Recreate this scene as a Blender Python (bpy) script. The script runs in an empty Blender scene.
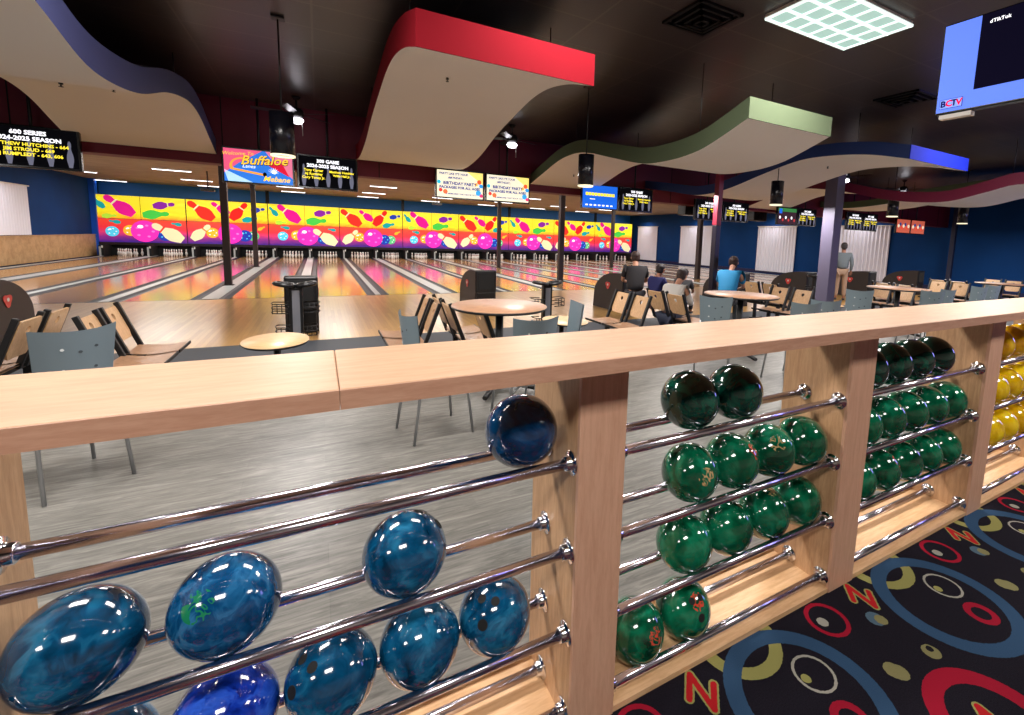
import bpy, bmesh, math, random
from mathutils import Vector, Matrix, Euler
random.seed(7)
C = bpy.context.scene.collection
PI = math.pi
R = math.radians
V = Vector

# ------------------------------------------------------------------ camera
CAM_H = 1.58
FPX, CX, CY, YAW, PITCH, ROLL = 465.455, 582.597, 294.244, .5168, .1186, .0354
_f = V((math.sin(YAW) * math.cos(PITCH), math.cos(YAW) * math.cos(PITCH), -math.sin(PITCH)))
_r0 = V((math.cos(YAW), -math.sin(YAW), 0))
_u0 = _r0.cross(_f)
_r = _r0 * math.cos(ROLL) + _u0 * math.sin(ROLL)
_u = -_r0 * math.sin(ROLL) + _u0 * math.cos(ROLL)
cam = bpy.data.cameras.new('camera')
cam.sensor_fit = 'HORIZONTAL'; cam.sensor_width = 36
cam.lens = FPX / 1024 * 36
cam.shift_x = (512 - CX) / 1024
cam.shift_y = (CY - 357.5) / 1024
cam.clip_start = .05; cam.clip_end = 200
co = bpy.data.objects.new('camera', cam); C.objects.link(co)
M3 = Matrix((_r, _u, -_f)).transposed()
co.matrix_world = Matrix.Translation((0, 0, CAM_H)) @ M3.to_4x4()
bpy.context.scene.camera = co

def ray(px, py):
    return _r * ((px - CX) / FPX) - _u * ((py - CY) / FPX) + _f
def at_y(px, py, y):
    d = ray(px, py); return V((0, 0, CAM_H)) + d * (y / d.y)
def at_z(px, py, z):
    d = ray(px, py); return V((0, 0, CAM_H)) + d * ((z - CAM_H) / d.z)

# ------------------------------------------------------------------ materials
def srgb(r, g, b):
    f = lambda c: (c / 255 / 12.92) if c / 255 <= .04045 else ((c / 255 + .055) / 1.055) ** 2.4
    return (f(r), f(g), f(b), 1)
MATS = {}
def mat(name, col, rough=.5, metal=0., emit=0., spec=.5, coat=0., bump=0., bscale=40., var=0., vscale=6., vstretch=(1, 1, 1)):
    if name in MATS: return MATS[name]
    m = bpy.data.materials.new(name); m.use_nodes = True
    nt = m.node_tree; b = nt.nodes['Principled BSDF']
    c = col if len(col) == 4 else srgb(*col)
    b.inputs['Base Color'].default_value = c
    b.inputs['Roughness'].default_value = rough
    b.inputs['Metallic'].default_value = metal
    b.inputs['Specular IOR Level'].default_value = spec
    b.inputs['Coat Weight'].default_value = coat
    b.inputs['Coat Roughness'].default_value = .05
    tc = nt.nodes.new('ShaderNodeTexCoord')
    if emit:
        b.inputs['Emission Color'].default_value = c
        b.inputs['Emission Strength'].default_value = emit
    if var:
        mp = nt.nodes.new('ShaderNodeMapping'); mp.inputs['Scale'].default_value = vstretch
        nt.links.new(tc.outputs['Object'], mp.inputs[0])
        n = nt.nodes.new('ShaderNodeTexNoise'); n.inputs['Scale'].default_value = vscale; n.inputs['Detail'].default_value = 5
        nt.links.new(mp.outputs[0], n.inputs['Vector'])
        r = nt.nodes.new('ShaderNodeValToRGB')
        r.color_ramp.elements[0].position = .3; r.color_ramp.elements[1].position = .7
        r.color_ramp.elements[0].color = tuple(x * (1 - var) for x in c[:3]) + (1,)
        r.color_ramp.elements[1].color = tuple(min(1, x * (1 + var)) for x in c[:3]) + (1,)
        nt.links.new(n.outputs[0], r.inputs[0]); nt.links.new(r.outputs[0], b.inputs['Base Color'])
    if bump:
        n = nt.nodes.new('ShaderNodeTexNoise'); n.inputs['Scale'].default_value = bscale
        nt.links.new(tc.outputs['Object'], n.inputs['Vector'])
        bp = nt.nodes.new('ShaderNodeBump'); bp.inputs['Strength'].default_value = bump; bp.inputs['Distance'].default_value = .01
        nt.links.new(n.outputs[0], bp.inputs['Height']); nt.links.new(bp.outputs[0], b.inputs['Normal'])
    MATS[name] = m
    return m

class NT:
    """small node helper"""
    def __init__(s, name, rough=.5, **kw):
        s.m = bpy.data.materials.new(name); s.m.use_nodes = True; s.nt = s.m.node_tree
        s.b = s.nt.nodes['Principled BSDF']; s.b.inputs['Roughness'].default_value = rough
        s.tc = s.nt.nodes.new('ShaderNodeTexCoord'); MATS[name] = s.m
    def lk(s, a, b):
        if isinstance(a, bpy.types.NodeSocket): s.nt.links.new(a, b)
        else: b.default_value = a
    def math(s, op, a, b=None, c=None, clamp=False):
        n = s.nt.nodes.new('ShaderNodeMath'); n.operation = op; n.use_clamp = clamp
        s.lk(a, n.inputs[0])
        if b is not None: s.lk(b, n.inputs[1])
        if c is not None: s.lk(c, n.inputs[2])
        return n.outputs[0]
    def vm(s, op, a, b=None, c=None, out=0):
        n = s.nt.nodes.new('ShaderNodeVectorMath'); n.operation = op
        s.lk(a, n.inputs[0])
        if b is not None: s.lk(b, n.inputs[1])
        if c is not None: s.lk(c, n.inputs[2])
        return n.outputs[out]
    def mix(s, f, a, b):
        n = s.nt.nodes.new('ShaderNodeMix'); n.data_type = 'RGBA'
        s.lk(f, n.inputs[0]); s.lk(a, n.inputs[6]); s.lk(b, n.inputs[7]); return n.outputs[2]
    def noise(s, vec, scale, detail=4, dist=0., out=0, rough=.5):
        n = s.nt.nodes.new('ShaderNodeTexNoise'); n.inputs['Scale'].default_value = scale
        n.inputs['Detail'].default_value = detail; n.inputs['Distortion'].default_value = dist
        n.inputs['Roughness'].default_value = rough
        s.lk(vec, n.inputs['Vector']); return n.outputs[out]
    def mapping(s, vec, scale=(1, 1, 1), rot=(0, 0, 0)):
        n = s.nt.nodes.new('ShaderNodeMapping'); s.lk(vec, n.inputs[0])
        n.inputs['Scale'].default_value = scale; n.inputs['Rotation'].default_value = rot; return n.outputs[0]
    def ramp(s, f, stops):
        n = s.nt.nodes.new('ShaderNodeValToRGB'); s.lk(f, n.inputs[0])
        e = n.color_ramp.elements
        while len(e) < len(stops): e.new(.5)
        for el, (p, c) in zip(e, stops): el.position = p; el.color = c if len(c) == 4 else srgb(*c)
        return n.outputs[0]
    def bump(s, h, strength=.2, dist=.01):
        n = s.nt.nodes.new('ShaderNodeBump'); n.inputs['Strength'].default_value = strength; n.inputs['Distance'].default_value = dist
        s.lk(h, n.inputs['Height']); s.nt.links.new(n.outputs[0], s.b.inputs['Normal'])

def wood(name, c1, c2, stretch, scale=9, rough=.35, coat=.1, seams=None):
    t = NT(name, rough)
    v = t.mapping(t.tc.outputs['Object'], stretch)
    n1 = t.noise(v, scale, 6, .6)
    n2 = t.noise(v, scale * 6, 3, .2)
    f = t.math('ADD', t.math('MULTIPLY', n1, .7), t.math('MULTIPLY', n2, .3))
    t.lk(t.ramp(f, [(.36, c1), (.62, c2)]), t.b.inputs['Base Color'])
    t.b.inputs['Coat Weight'].default_value = coat; t.b.inputs['Coat Roughness'].default_value = .15
    return t.m
m_top = wood('maple_laminate_counter', (200, 158, 126), (214, 174, 140), (1.2, 9, 9), 6, .42, .0)
m_edge = wood('maple_laminate_edge', (186, 140, 114), (200, 156, 130), (1.2, 9, 9), 8, .4, .1)
m_panel = wood('maple_laminate_panel', (180, 138, 100), (203, 162, 122), (9, 9, 1.0), 7, .4, .1)
m_face = wood('maple_laminate_face', (200, 154, 126), (214, 170, 142), (9, 9, .9), 7, .4, .1)
m_shelf = wood('maple_laminate_shelf', (204, 160, 116), (226, 186, 142), (1, 9, 9), 7, .35, .1)
m_seatwood = wood('walnut_seat_wood', (140, 104, 76), (176, 134, 100), (2, 6, 6), 12, .4, .1)
m_backwood = wood('beech_back_wood', (188, 146, 104), (212, 172, 128), (6, 6, 1.4), 9, .35, .1)
m_table = wood('table_top_wood', (168, 124, 96), (192, 148, 116), (1.5, 6, 6), 8, .4, .1)
m_tableL = wood('light_table_top_wood', (212, 172, 122), (232, 196, 146), (1.5, 6, 6), 8, .4, .1)
m_half = wood('half_wall_wood', (176, 140, 96), (204, 168, 122), (1.5, 1.5, 1.5), 3, .5, 0)
m_chrome = mat('polished_chrome', (226, 222, 236), .17, 1.)
m_flange = mat('chrome_flange', (225, 225, 230), .09, 1.)
m_steel = mat('brushed_steel_legs', (170, 172, 176), .3, .9)
m_black = mat('black_plastic', (16, 16, 18), .35)
m_blackm = mat('black_powder_coat', (14, 13, 14), .45)
m_bezel = mat('screen_bezel', (10, 10, 12), .25)
m_grey = mat('grey_blue_perforated_metal', (116, 132, 140), .45, .1, bump=.15, bscale=300)
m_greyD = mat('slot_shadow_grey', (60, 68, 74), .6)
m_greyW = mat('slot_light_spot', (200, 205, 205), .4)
m_hood = mat('brown_ball_return_shell', (42, 34, 31), .55, bump=.1, bscale=80)
m_redlogo = mat('red_badge', (205, 60, 56), .4)
m_white = mat('white_paint', (225, 222, 215), .6)
m_under = mat('cloud_underside_white', (242, 236, 228), .8, var=.03, vscale=.6)
m_pole = mat('dark_brown_pole', (40, 28, 26), .5)
m_maroon = mat('maroon_paint', (104, 14, 42), .6, bump=.05, bscale=30)
m_poleR = mat('red_pole_paint', (120, 16, 40), .45)
m_purple = mat('grey_lilac_column_paint', (96, 90, 112), .5)
m_blue = mat('deep_blue_wall', (3, 56, 112), .8, spec=.2, bump=.05, bscale=30, var=.12, vscale=.8)
m_blueT = mat('bright_blue_trim', (10, 92, 214), .5)
m_dark = mat('matte_black', (6, 6, 7), .8)
m_pinw = mat('pin_white', (235, 235, 232), .25)
m_cap = mat('grey_capping', (176, 180, 178), .35)
m_gut = mat('gutter_dark', (34, 38, 50), .5)
m_strip = mat('dark_rubber_strip', (52, 56, 62), .6)
m_rail = mat('dark_metal_trim', (30, 30, 34), .4, .5)

# ball materials
def ball_mat(name, base, mid, light, emblem=None, scale=9, dark=.5):
    t = NT(name, .10)
    o = t.tc.outputs['Object']
    oi = t.nt.nodes.new('ShaderNodeObjectInfo')
    off = t.math('MULTIPLY', oi.outputs['Random'], 40)
    v = t.vm('ADD', o, t.nt.nodes.new('ShaderNodeCombineXYZ').outputs[0])
    cx = [n for n in t.nt.nodes if n.type == 'COMBXYZ'][0]
    t.lk(off, cx.inputs[0]); t.lk(off, cx.inputs[1])
    w = t.noise(v, scale, 3, 1.5, out=1)
    v2 = t.vm('ADD', v, t.vm('SCALE', w)); 
    sc = [n for n in t.nt.nodes if n.type == 'VECT_MATH' and n.operation == 'SCALE'][-1]; sc.inputs['Scale'].default_value = .12
    n = t.noise(v2, scale * 1.3, 4, 1.2)
    col = t.ramp(n, [(.30, base), (.50, mid), (.72, light)])
    if emblem:
        # printed emblem: a patch of fine strokes around the local -Y axis
        sep = t.nt.nodes.new('ShaderNodeSeparateXYZ'); t.lk(t.vm('NORMALIZE', o), sep.inputs[0])
        near = t.math('SUBTRACT', 1, t.math('SMOOTH_MIN', 1, t.math('ABSOLUTE', t.math('ADD', sep.outputs[1], .97)), .01))
        d = t.vm('DISTANCE', t.vm('NORMALIZE', o), (.05, -.97, .2), out=1)
        msk = t.math('LESS_THAN', d, .30)
        s = t.noise(v, 26, 2, 1.4)
        st = t.math('LESS_THAN', t.math('ABSOLUTE', t.math('SUBTRACT', s, .52)), .035)
        col = t.mix(t.math('MULTIPLY', msk, st), col, srgb(*emblem))
    t.lk(col, t.b.inputs['Base Color'])
    t.b.inputs['Coat Weight'].default_value = .6; t.b.inputs['Coat Roughness'].default_value = .04
    return t.m
BM = {
 'navy': ball_mat('navy_blue_marbled_ball', (4, 22, 44), (6, 48, 88), (14, 84, 136), scale=7),
 'teal': ball_mat('teal_blue_marbled_ball', (3, 40, 66), (6, 70, 108), (36, 116, 156), scale=8),
 'tealE': ball_mat('teal_blue_printed_ball', (3, 42, 74), (6, 70, 118), (50, 122, 172), (30, 130, 90), scale=10),
 'royal': ball_mat('royal_blue_marbled_ball', (8, 24, 100), (16, 50, 160), (50, 96, 210), scale=9),
 'green': ball_mat('green_marbled_ball', (2, 52, 34), (4, 88, 58), (20, 128, 92), scale=6),
 'greenG': ball_mat('green_ball_gold_print', (2, 48, 32), (4, 84, 56), (24, 128, 96), (190, 160, 110), scale=6),
 'greenR': ball_mat('green_ball_red_print', (2, 48, 32), (4, 84, 56), (20, 124, 90), (210, 70, 50), scale=6),
 'greenD': ball_mat('dark_green_marbled_ball', (2, 24, 20), (3, 44, 36), (8, 92, 72), scale=6),
 'yellow': ball_mat('yellow_marbled_ball', (190, 140, 4), (226, 186, 10), (244, 214, 40), scale=5),
 'amber': ball_mat('amber_yellow_ball', (170, 110, 4), (206, 156, 10), (226, 186, 30), scale=5),
}
# ------------------------------------------------------------------ mesh helper
class MB:
    def __init__(s): s.bm = bmesh.new(); s.mats = []
    def _mi(s, m):
        if m not in s.mats: s.mats.append(m)
        return s.mats.index(m)
    def _fin(s, faces, m, smooth=False):
        i = s._mi(m)
        for f in faces: f.material_index = i; f.smooth = smooth
    def box(s, a, b, m, bev=0., M=None):
        a = V(a); b = V(b); c = (a + b) / 2; d = b - a
        r = bmesh.ops.create_cube(s.bm, size=1)
        vs = r['verts']
        bmesh.ops.scale(s.bm, vec=(abs(d.x), abs(d.y), abs(d.z)), verts=vs)
        bmesh.ops.translate(s.bm, vec=c, verts=vs)
        fs = list({f for v in vs for f in v.link_faces})
        s._fin(fs, m)
        if bev:
            es = list({e for v in vs for e in v.link_edges})
            rr = bmesh.ops.bevel(s.bm, geom=es, offset=bev, segments=2, affect='EDGES', profile=.5)
            vs = list({v for f in rr['faces'] for v in f.verts} | {v for v in vs if v.is_valid})
            # include all connected
            seen = set(vs); st = list(vs)
            while st:
                v = st.pop()
                for e in v.link_edges:
                    o = e.other_vert(v)
                    if o not in seen: seen.add(o); st.append(o)
            vs = list(seen)
            s._fin(list({f for v in vs for f in v.link_faces}), m)
        if M is not None: bmesh.ops.transform(s.bm, matrix=M, verts=vs)
        return s
    def cyl(s, p0, p1, r0, m, r1=None, n=16, smooth=True, caps=True):
        p0 = V(p0); p1 = V(p1); d = p1 - p0
        r = bmesh.ops.create_cone(s.bm, cap_ends=caps, segments=n, radius1=r0, radius2=r0 if r1 is None else r1, depth=d.length)
        M = Matrix.Translation((p0 + p1) / 2) @ d.to_track_quat('Z', 'Y').to_matrix().to_4x4()
        bmesh.ops.transform(s.bm, matrix=M, verts=r['verts'])
        fs = list({f for v in r['verts'] for f in v.link_faces}); s._fin(fs, m)
        if smooth:
            for f in fs:
                if len(f.verts) == 4: f.smooth = True
        return s
    def tube(s, pts, r, m, n=10, closed=False):
        pts = [V(p) for p in pts]; rings = []
        k = len(pts)
        up = None
        for i, p in enumerate(pts):
            if closed: t = pts[(i + 1) % k] - pts[i - 1]
            else: t = pts[min(i + 1, k - 1)] - pts[max(i - 1, 0)]
            t.normalize()
            if up is None:
                up = V((0, 0, 1)) if abs(t.z) < .9 else V((1, 0, 0))
            a = t.cross(up); 
            if a.length < 1e-4: a = t.cross(V((1, .3, 0)))
            a.normalize(); b = a.cross(t).normalized(); up = b
            rr = r[i] if isinstance(r, (list, tuple)) else r
            rings.append([s.bm.verts.new(p + a * math.cos(2 * PI * j / n) * rr + b * math.sin(2 * PI * j / n) * rr) for j in range(n)])
        fs = []
        for i in range(k if closed else k - 1):
            A = rings[i]; B = rings[(i + 1) % k]
            for j in range(n): fs.append(s.bm.faces.new((A[j], A[(j + 1) % n], B[(j + 1) % n], B[j])))
        if not closed:
            e1 = s.bm.faces.new(rings[0][::-1]); e2 = s.bm.faces.new(rings[-1]); s._fin([e1, e2], m)
        s._fin(fs, m, True)
        return s
    def lathe(s, prof, m, n=24, c=(0, 0, 0), smooth=True, sx=1., sy=1.):
        c = V(c); rings = []
        for r, z in prof:
            if r < 1e-6: rings.append([s.bm.verts.new(c + V((0, 0, z)))])
            else: rings.append([s.bm.verts.new(c + V((r * math.cos(2 * PI * j / n) * sx, r * math.sin(2 * PI * j / n) * sy, z))) for j in range(n)])
        fs = []
        for A, B in zip(rings, rings[1:]):
            for j in range(n):
                q = [A[j % len(A)], A[(j + 1) % len(A)], B[(j + 1) % len(B)], B[j % len(B)]]
                q2 = []
                for v in q:
                    if v not in q2: q2.append(v)
                if len(q2) > 2: fs.append(s.bm.faces.new(q2))
        s._fin(fs, m, smooth); return s
    def sphere(s, c, r, m, u=32, v=20, sc=(1, 1, 1)):
        rr = bmesh.ops.create_uvsphere(s.bm, u_segments=u, v_segments=v, radius=r)
        bmesh.ops.scale(s.bm, vec=sc, verts=rr['verts']); bmesh.ops.translate(s.bm, vec=c, verts=rr['verts'])
        s._fin(list({f for x in rr['verts'] for f in x.link_faces}), m, True); return s
    def poly(s, pts, m):
        f = s.bm.faces.new([s.bm.verts.new(p) for p in pts]); s._fin([f], m); return s
    def prism(s, pts, d, m, ms=None, smooth=False):
        """closed outline pts (3D), extruded by vector d"""
        d = V(d); A = [s.bm.verts.new(V(p)) for p in pts]; B = [s.bm.verts.new(V(p) + d) for p in pts]
        n = len(pts)
        s._fin([s.bm.faces.new(A[::-1]), s.bm.faces.new(B)], m)
        s._fin([s.bm.faces.new((A[i], A[(i + 1) % n], B[(i + 1) % n], B[i])) for i in range(n)], ms or m, smooth)
        return s
    def grid(s, fn, nu, nv, m, smooth=True):
        vs = [[s.bm.verts.new(fn(i / nu, j / nv)) for j in range(nv + 1)] for i in range(nu + 1)]
        s._fin([s.bm.faces.new((vs[i][j], vs[i + 1][j], vs[i + 1][j + 1], vs[i][j + 1])) for i in range(nu) for j in range(nv)], m, smooth)
        return s
    def add_mesh(s, me, M, m, smooth=False):
        k = len(s.bm.verts); kf = len(s.bm.faces)
        s.bm.from_mesh(me); s.bm.verts.ensure_lookup_table(); s.bm.faces.ensure_lookup_table()
        bmesh.ops.transform(s.bm, matrix=M, verts=s.bm.verts[k:])
        s._fin(s.bm.faces[kf:], m, smooth); return s
    def xf(s, M): bmesh.ops.transform(s.bm, matrix=M, verts=s.bm.verts[:]); return s
    def build(s, name, parent=None, loc=None, normals=True):
        if normals: bmesh.ops.recalc_face_normals(s.bm, faces=s.bm.faces[:])
        me = bpy.data.meshes.new(name); s.bm.to_mesh(me); s.bm.free()
        for m in s.mats: me.materials.append(m)
        o = bpy.data.objects.new(name, me); C.objects.link(o)
        if parent is not None: o.parent = parent
        if loc is not None: o.location = loc
        return o
def tag(o, label=None, cat=None, group=None, kind=None):
    if label: o['label'] = label
    if cat: o['category'] = cat
    if group: o['group'] = group
    if kind: o['kind'] = kind
    return o
def empty(name, loc=(0, 0, 0), rz=0, label=None, cat=None, group=None):
    o = bpy.data.objects.new(name, None); C.objects.link(o); o.location = loc; o.rotation_euler = (0, 0, rz)
    return tag(o, label, cat, group)
def copy_tree(o, parent=None):
    c = o.copy(); C.objects.link(c); c.parent = parent
    for ch in list(o.children): copy_tree(ch, c)
    return c
def put(proto, used, loc, rz, label):
    o = proto if not used else copy_tree(proto)
    o.location = loc; o.rotation_euler = (0, 0, rz); o['label'] = label
    return o
def text_mesh(txt, size, align='CENTER', bold=0., shear=0.):
    cu = bpy.data.curves.new('t', 'FONT'); cu.body = txt; cu.size = size; cu.align_x = align; cu.align_y = 'CENTER'
    cu.offset = bold; cu.shear = shear; cu.resolution_u = 2
    o = bpy.data.objects.new('t', cu); C.objects.link(o)
    bpy.context.view_layer.update()
    me = bpy.data.meshes.new_from_object(o.evaluated_get(bpy.context.evaluated_depsgraph_get()))
    bpy.data.objects.remove(o); return me
def emis(name, col, s=1.): return mat('lit_' + name, col, .6, emit=s, spec=0)
NUM = ['first', 'second', 'third', 'fourth', 'fifth', 'sixth', 'seventh', 'eighth', 'ninth', 'tenth', 'eleventh', 'twelfth', 'thirteenth', 'fourteenth', 'fifteenth', 'sixteenth', 'seventeenth', 'eighteenth', 'nineteenth', 'twentieth']

# ------------------------------------------------------------------ setting
CEIL = 3.73; LZ = -.12; STEP = 4.97; BH = 10.1
X0, X1, YB, YF = -10., 24., 34.2, -4.5

# carpet: printed rings and squiggles
def carpet():
    t = NT('bowling_carpet', .95); P = .98
    o = t.tc.outputs['Object']
    def wr(c):
        n = t.nt.nodes.new('ShaderNodeVectorMath'); n.operation = 'WRAP'
        t.lk(t.vm('SUBTRACT', o, (c[0], c[1], 0)), n.inputs[0]); n.inputs[1].default_value = (P / 2, P / 2, 1); n.inputs[2].default_value = (-P / 2, -P / 2, -1)
        return t.vm('MULTIPLY', n.outputs[0], (1, 1, 0))
    wob = t.math('MULTIPLY', t.math('SUBTRACT', t.noise(o, 90, 2), .5), .006)
    def dist(c): return t.math('ADD', t.vm('LENGTH', wr(c), out=1), wob)
    def ring(c, r0, r1):
        d = dist(c); return t.math('MULTIPLY', t.math('GREATER_THAN', d, r0), t.math('LESS_THAN', d, r1))
    def disc(c, r): return t.math('LESS_THAN', dist(c), r)
    def seg(c, a, b):
        p = t.vm('SUBTRACT', wr(c), (a[0], a[1], 0)); ba = V((b[0] - a[0], b[1] - a[1], 0))
        h = t.math('DIVIDE', t.vm('DOT_PRODUCT', p, tuple(ba), out=1), ba.length_squared, clamp=True)
        q = t.nt.nodes.new('ShaderNodeVectorMath'); q.operation = 'SCALE'; q.inputs[0].default_value = tuple(ba); t.lk(h, q.inputs['Scale'])
        return t.math('ADD', t.vm('DISTANCE', p, q.outputs[0], out=1), wob)
    def nn(c, s, ang=-53):
        u = V((math.cos(R(ang)), math.sin(R(ang)))); d = V((math.cos(R(ang - 80)), math.sin(R(ang - 80))))
        k = lambda a, b: tuple(u * a * s + d * b * s)
        ds = [seg(c, k(-.45, -.5), k(-.45, .5)), seg(c, k(-.45, -.5), k(.45, .5)), seg(c, k(.45, -.5), k(.45, .5))]
        return t.math('MINIMUM', t.math('MINIMUM', ds[0], ds[1]), ds[2])
    blue = srgb(52, 82, 114); yel = srgb(160, 156, 92); red = srgb(166, 22, 48); wht = srgb(176, 172, 160); olv = srgb(142, 136, 92)
    col = t.ramp(t.noise(o, 220, 2), [(.3, (16, 14, 22)), (.7, (34, 30, 40))])
    L = [(ring((2.40, 1.15), .125, .175), yel), (ring((2.44, .854), .225, .29), blue),
         (ring((2.546, .907), .068, .078), wht), (disc((2.50, .907), .018), yel), (ring((2.503, .742), .036, .064), red),
         (disc((2.044, .945), .037), srgb(86, 110, 128)), (disc((2.06, .93), .026), olv), (disc((2.076, .747), .034), olv), (disc((2.085, .757), .014), srgb(24, 22, 30)),
         (disc((1.862, .758), .034), olv), (disc((2.83, .774), .034), olv),
         (ring((1.955, .49), .15, .215), red), (ring((2.83, 1.04), .072, .09), red), (disc((2.80, 1.04), .023), wht)]
    for m, c in L: col = t.mix(m, col, c)
    d = nn((2.12, 1.05), .095)
    col = t.mix(t.math('LESS_THAN', d, .018), col, yel); col = t.mix(t.math('LESS_THAN', d, .011), col, srgb(196, 34, 40))
    d = nn((1.96, .46), .13)
    col = t.mix(t.math('LESS_THAN', d, .020), col, yel); col = t.mix(t.math('LESS_THAN', d, .013), col, srgb(196, 34, 40))
    f = t.noise(o, 400, 2)
    col = t.mix(t.math('MULTIPLY', f, .35), col, srgb(20, 18, 24))
    t.lk(col, t.b.inputs['Base Color']); t.bump(f, .5, .004)
    t.b.inputs['Specular IOR Level'].default_value = .1
    return t.m
def planks():
    t = NT('grey_wood_plank_floor', .38)
    o = t.tc.outputs['Object']
    br = t.nt.nodes.new('ShaderNodeTexBrick'); br.offset = .37
    t.lk(o, br.inputs['Vector'])
    br.inputs['Scale'].default_value = 1; br.inputs['Brick Width'].default_value = 1.22; br.inputs['Row Height'].default_value = .18
    br.inputs['Mortar Size'].default_value = .0015; br.inputs['Mortar Smooth'].default_value = .3
    br.inputs['Color1'].default_value = srgb(94, 93, 89); br.inputs['Color2'].default_value = srgb(122, 120, 114); br.inputs['Mortar'].default_value = srgb(66, 65, 62)
    v = t.mapping(o, (1.6, 16, 1)); n = t.noise(v, 2.0, 9, 1.2, rough=.72)
    col = t.mix(.72, br.outputs[0], t.ramp(n, [(.34, (70, 69, 65)), (.5, (108, 106, 101)), (.66, (144, 141, 134))]))
    t.lk(col, t.b.inputs['Base Color']); t.b.inputs['Specular IOR Level'].default_value = .35
    return t.m
def lanewood(name, c1, c2, rough, coat=.8):
    t = NT(name, rough); o = t.tc.outputs['Object']
    br = t.nt.nodes.new('ShaderNodeTexBrick'); br.offset = .5
    t.lk(t.mapping(o, (1, 1, 1), (0, 0, PI / 2)), br.inputs['Vector'])
    br.inputs['Scale'].default_value = 1; br.inputs['Brick Width'].default_value = 1.6; br.inputs['Row Height'].default_value = .06
    br.inputs['Mortar Size'].default_value = .002; br.inputs['Mortar Smooth'].default_value = .6
    br.inputs['Color1'].default_value = srgb(*c1); br.inputs['Color2'].default_value = srgb(*c2); br.inputs['Mortar'].default_value = srgb(*[int(x * .8) for x in c1])
    n = t.noise(t.mapping(o, (14, 1, 1)), 3, 4, .4)
    col = t.mix(t.math('MULTIPLY', n, .5), br.outputs[0], srgb(*[min(255, int(x * 1.12)) for x in c2]))
    t.lk(col, t.b.inputs['Base Color'])
    t.b.inputs['Coat Weight'].default_value = coat; t.b.inputs['Coat Roughness'].default_value = rough * .55
    return t.m
m_carpet = carpet(); m_plank = planks()
m_appr = lanewood('approach_maple', (158, 114, 58), (188, 146, 84), .28, .4)
m_lane = lanewood('lane_maple', (160, 118, 74), (188, 144, 96), .17, .5)
def ceil_mat():
    t = NT('black_ceiling_tiles', .36); o = t.tc.outputs['Object']
    br = t.nt.nodes.new('ShaderNodeTexBrick'); br.offset = 0
    t.lk(o, br.inputs['Vector']); br.inputs['Scale'].default_value = 1; br.inputs['Brick Width'].default_value = 1.22; br.inputs['Row Height'].default_value = .61
    br.inputs['Mortar Size'].default_value = .012; br.inputs['Mortar Smooth'].default_value = .2
    br.inputs['Color1'].default_value = srgb(66, 56, 56); br.inputs['Color2'].default_value = srgb(56, 48, 50); br.inputs['Mortar'].default_value = srgb(84, 74, 70)
    t.lk(br.outputs[0], t.b.inputs['Base Color'])
    t.bump(t.noise(o, 60, 3), .15, .01)
    return t.m
def struct(name, mb, label=None):
    o = mb.build(name); tag(o, label, None, kind='structure'); return o
m_ceil = ceil_mat()
m_ceilL = mat('tan_ceiling_over_lanes', (150, 134, 112), .7, var=.2, vscale=1.5, vstretch=(1, 3, 1))
struct('floor', MB().box((X0 - .2, YF, -.2), (X1 + .2, 1.42, 0), m_carpet))
struct('floor_planks', MB().box((X0 - .2, 1.42, -.2), (X1 + .2, STEP, 0), m_plank))
struct('floor_lower_strip', MB().box((X0 - .2, STEP, -.3), (X1 + .2, 8.15, LZ), m_strip))
struct('floor_approach', MB().box((X0 - .2, 8.15, -.3), (X1 + .2, 13.5, LZ), m_appr))
struct('floor_under_lanes', MB().box((X0 - .2, 13.5, -.5), (X1 + .2, YB + .2, LZ - .1), m_dark))
struct('ceiling', MB().box((X0 - .2, YF, CEIL), (X1 + .2, BH + .4, CEIL + .2), m_ceil))
struct('ceiling_over_lanes', MB().box((X0 - .2, BH + .4, CEIL), (X1 + .2, YB + .2, CEIL + .2), m_ceilL))
struct('wall_left', MB().box((X0 - .2, YF, -.5), (X0, YB, CEIL), m_blue))
struct('wall_right', MB().box((X1, YF, -.5), (X1 + .2, YB, CEIL), m_blue))
struct('wall_back', MB().box((X0, YB, -.5), (X1, YB + .2, CEIL), m_blueT))
m_wf = mat('cream_rear_wall', (150, 140, 130), .7)
struct('wall_front', MB().box((X0, YF - .2, 0), (X1, YF, CEIL), m_wf))
bk = MB().box((X0, BH, 2.63), (X1, BH + .4, CEIL), m_maroon)
for k in range(14): bk.box((X0 + 1.3 + k * 2.44, BH - .006, 2.63), (X0 + 1.315 + k * 2.44, BH, CEIL), m_dark)
struct('trim_1', bk)
struct('trim_2', MB().box((X0, 32.95, LZ), (X0 + .22, 33.3, CEIL), m_blueT))
struct('wall_half_left', MB().box((X0, 13.6, LZ), (X0 + .12, 32.95, .92), m_half).box((X0, 13.6, .92), (X0 + .15, 32.95, .95), m_half))
struct('baseboard_right', MB().box((X1 - .03, YF, LZ), (X1, 32.9, .06), mat('navy_base', (18, 24, 70), .5)))

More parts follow.
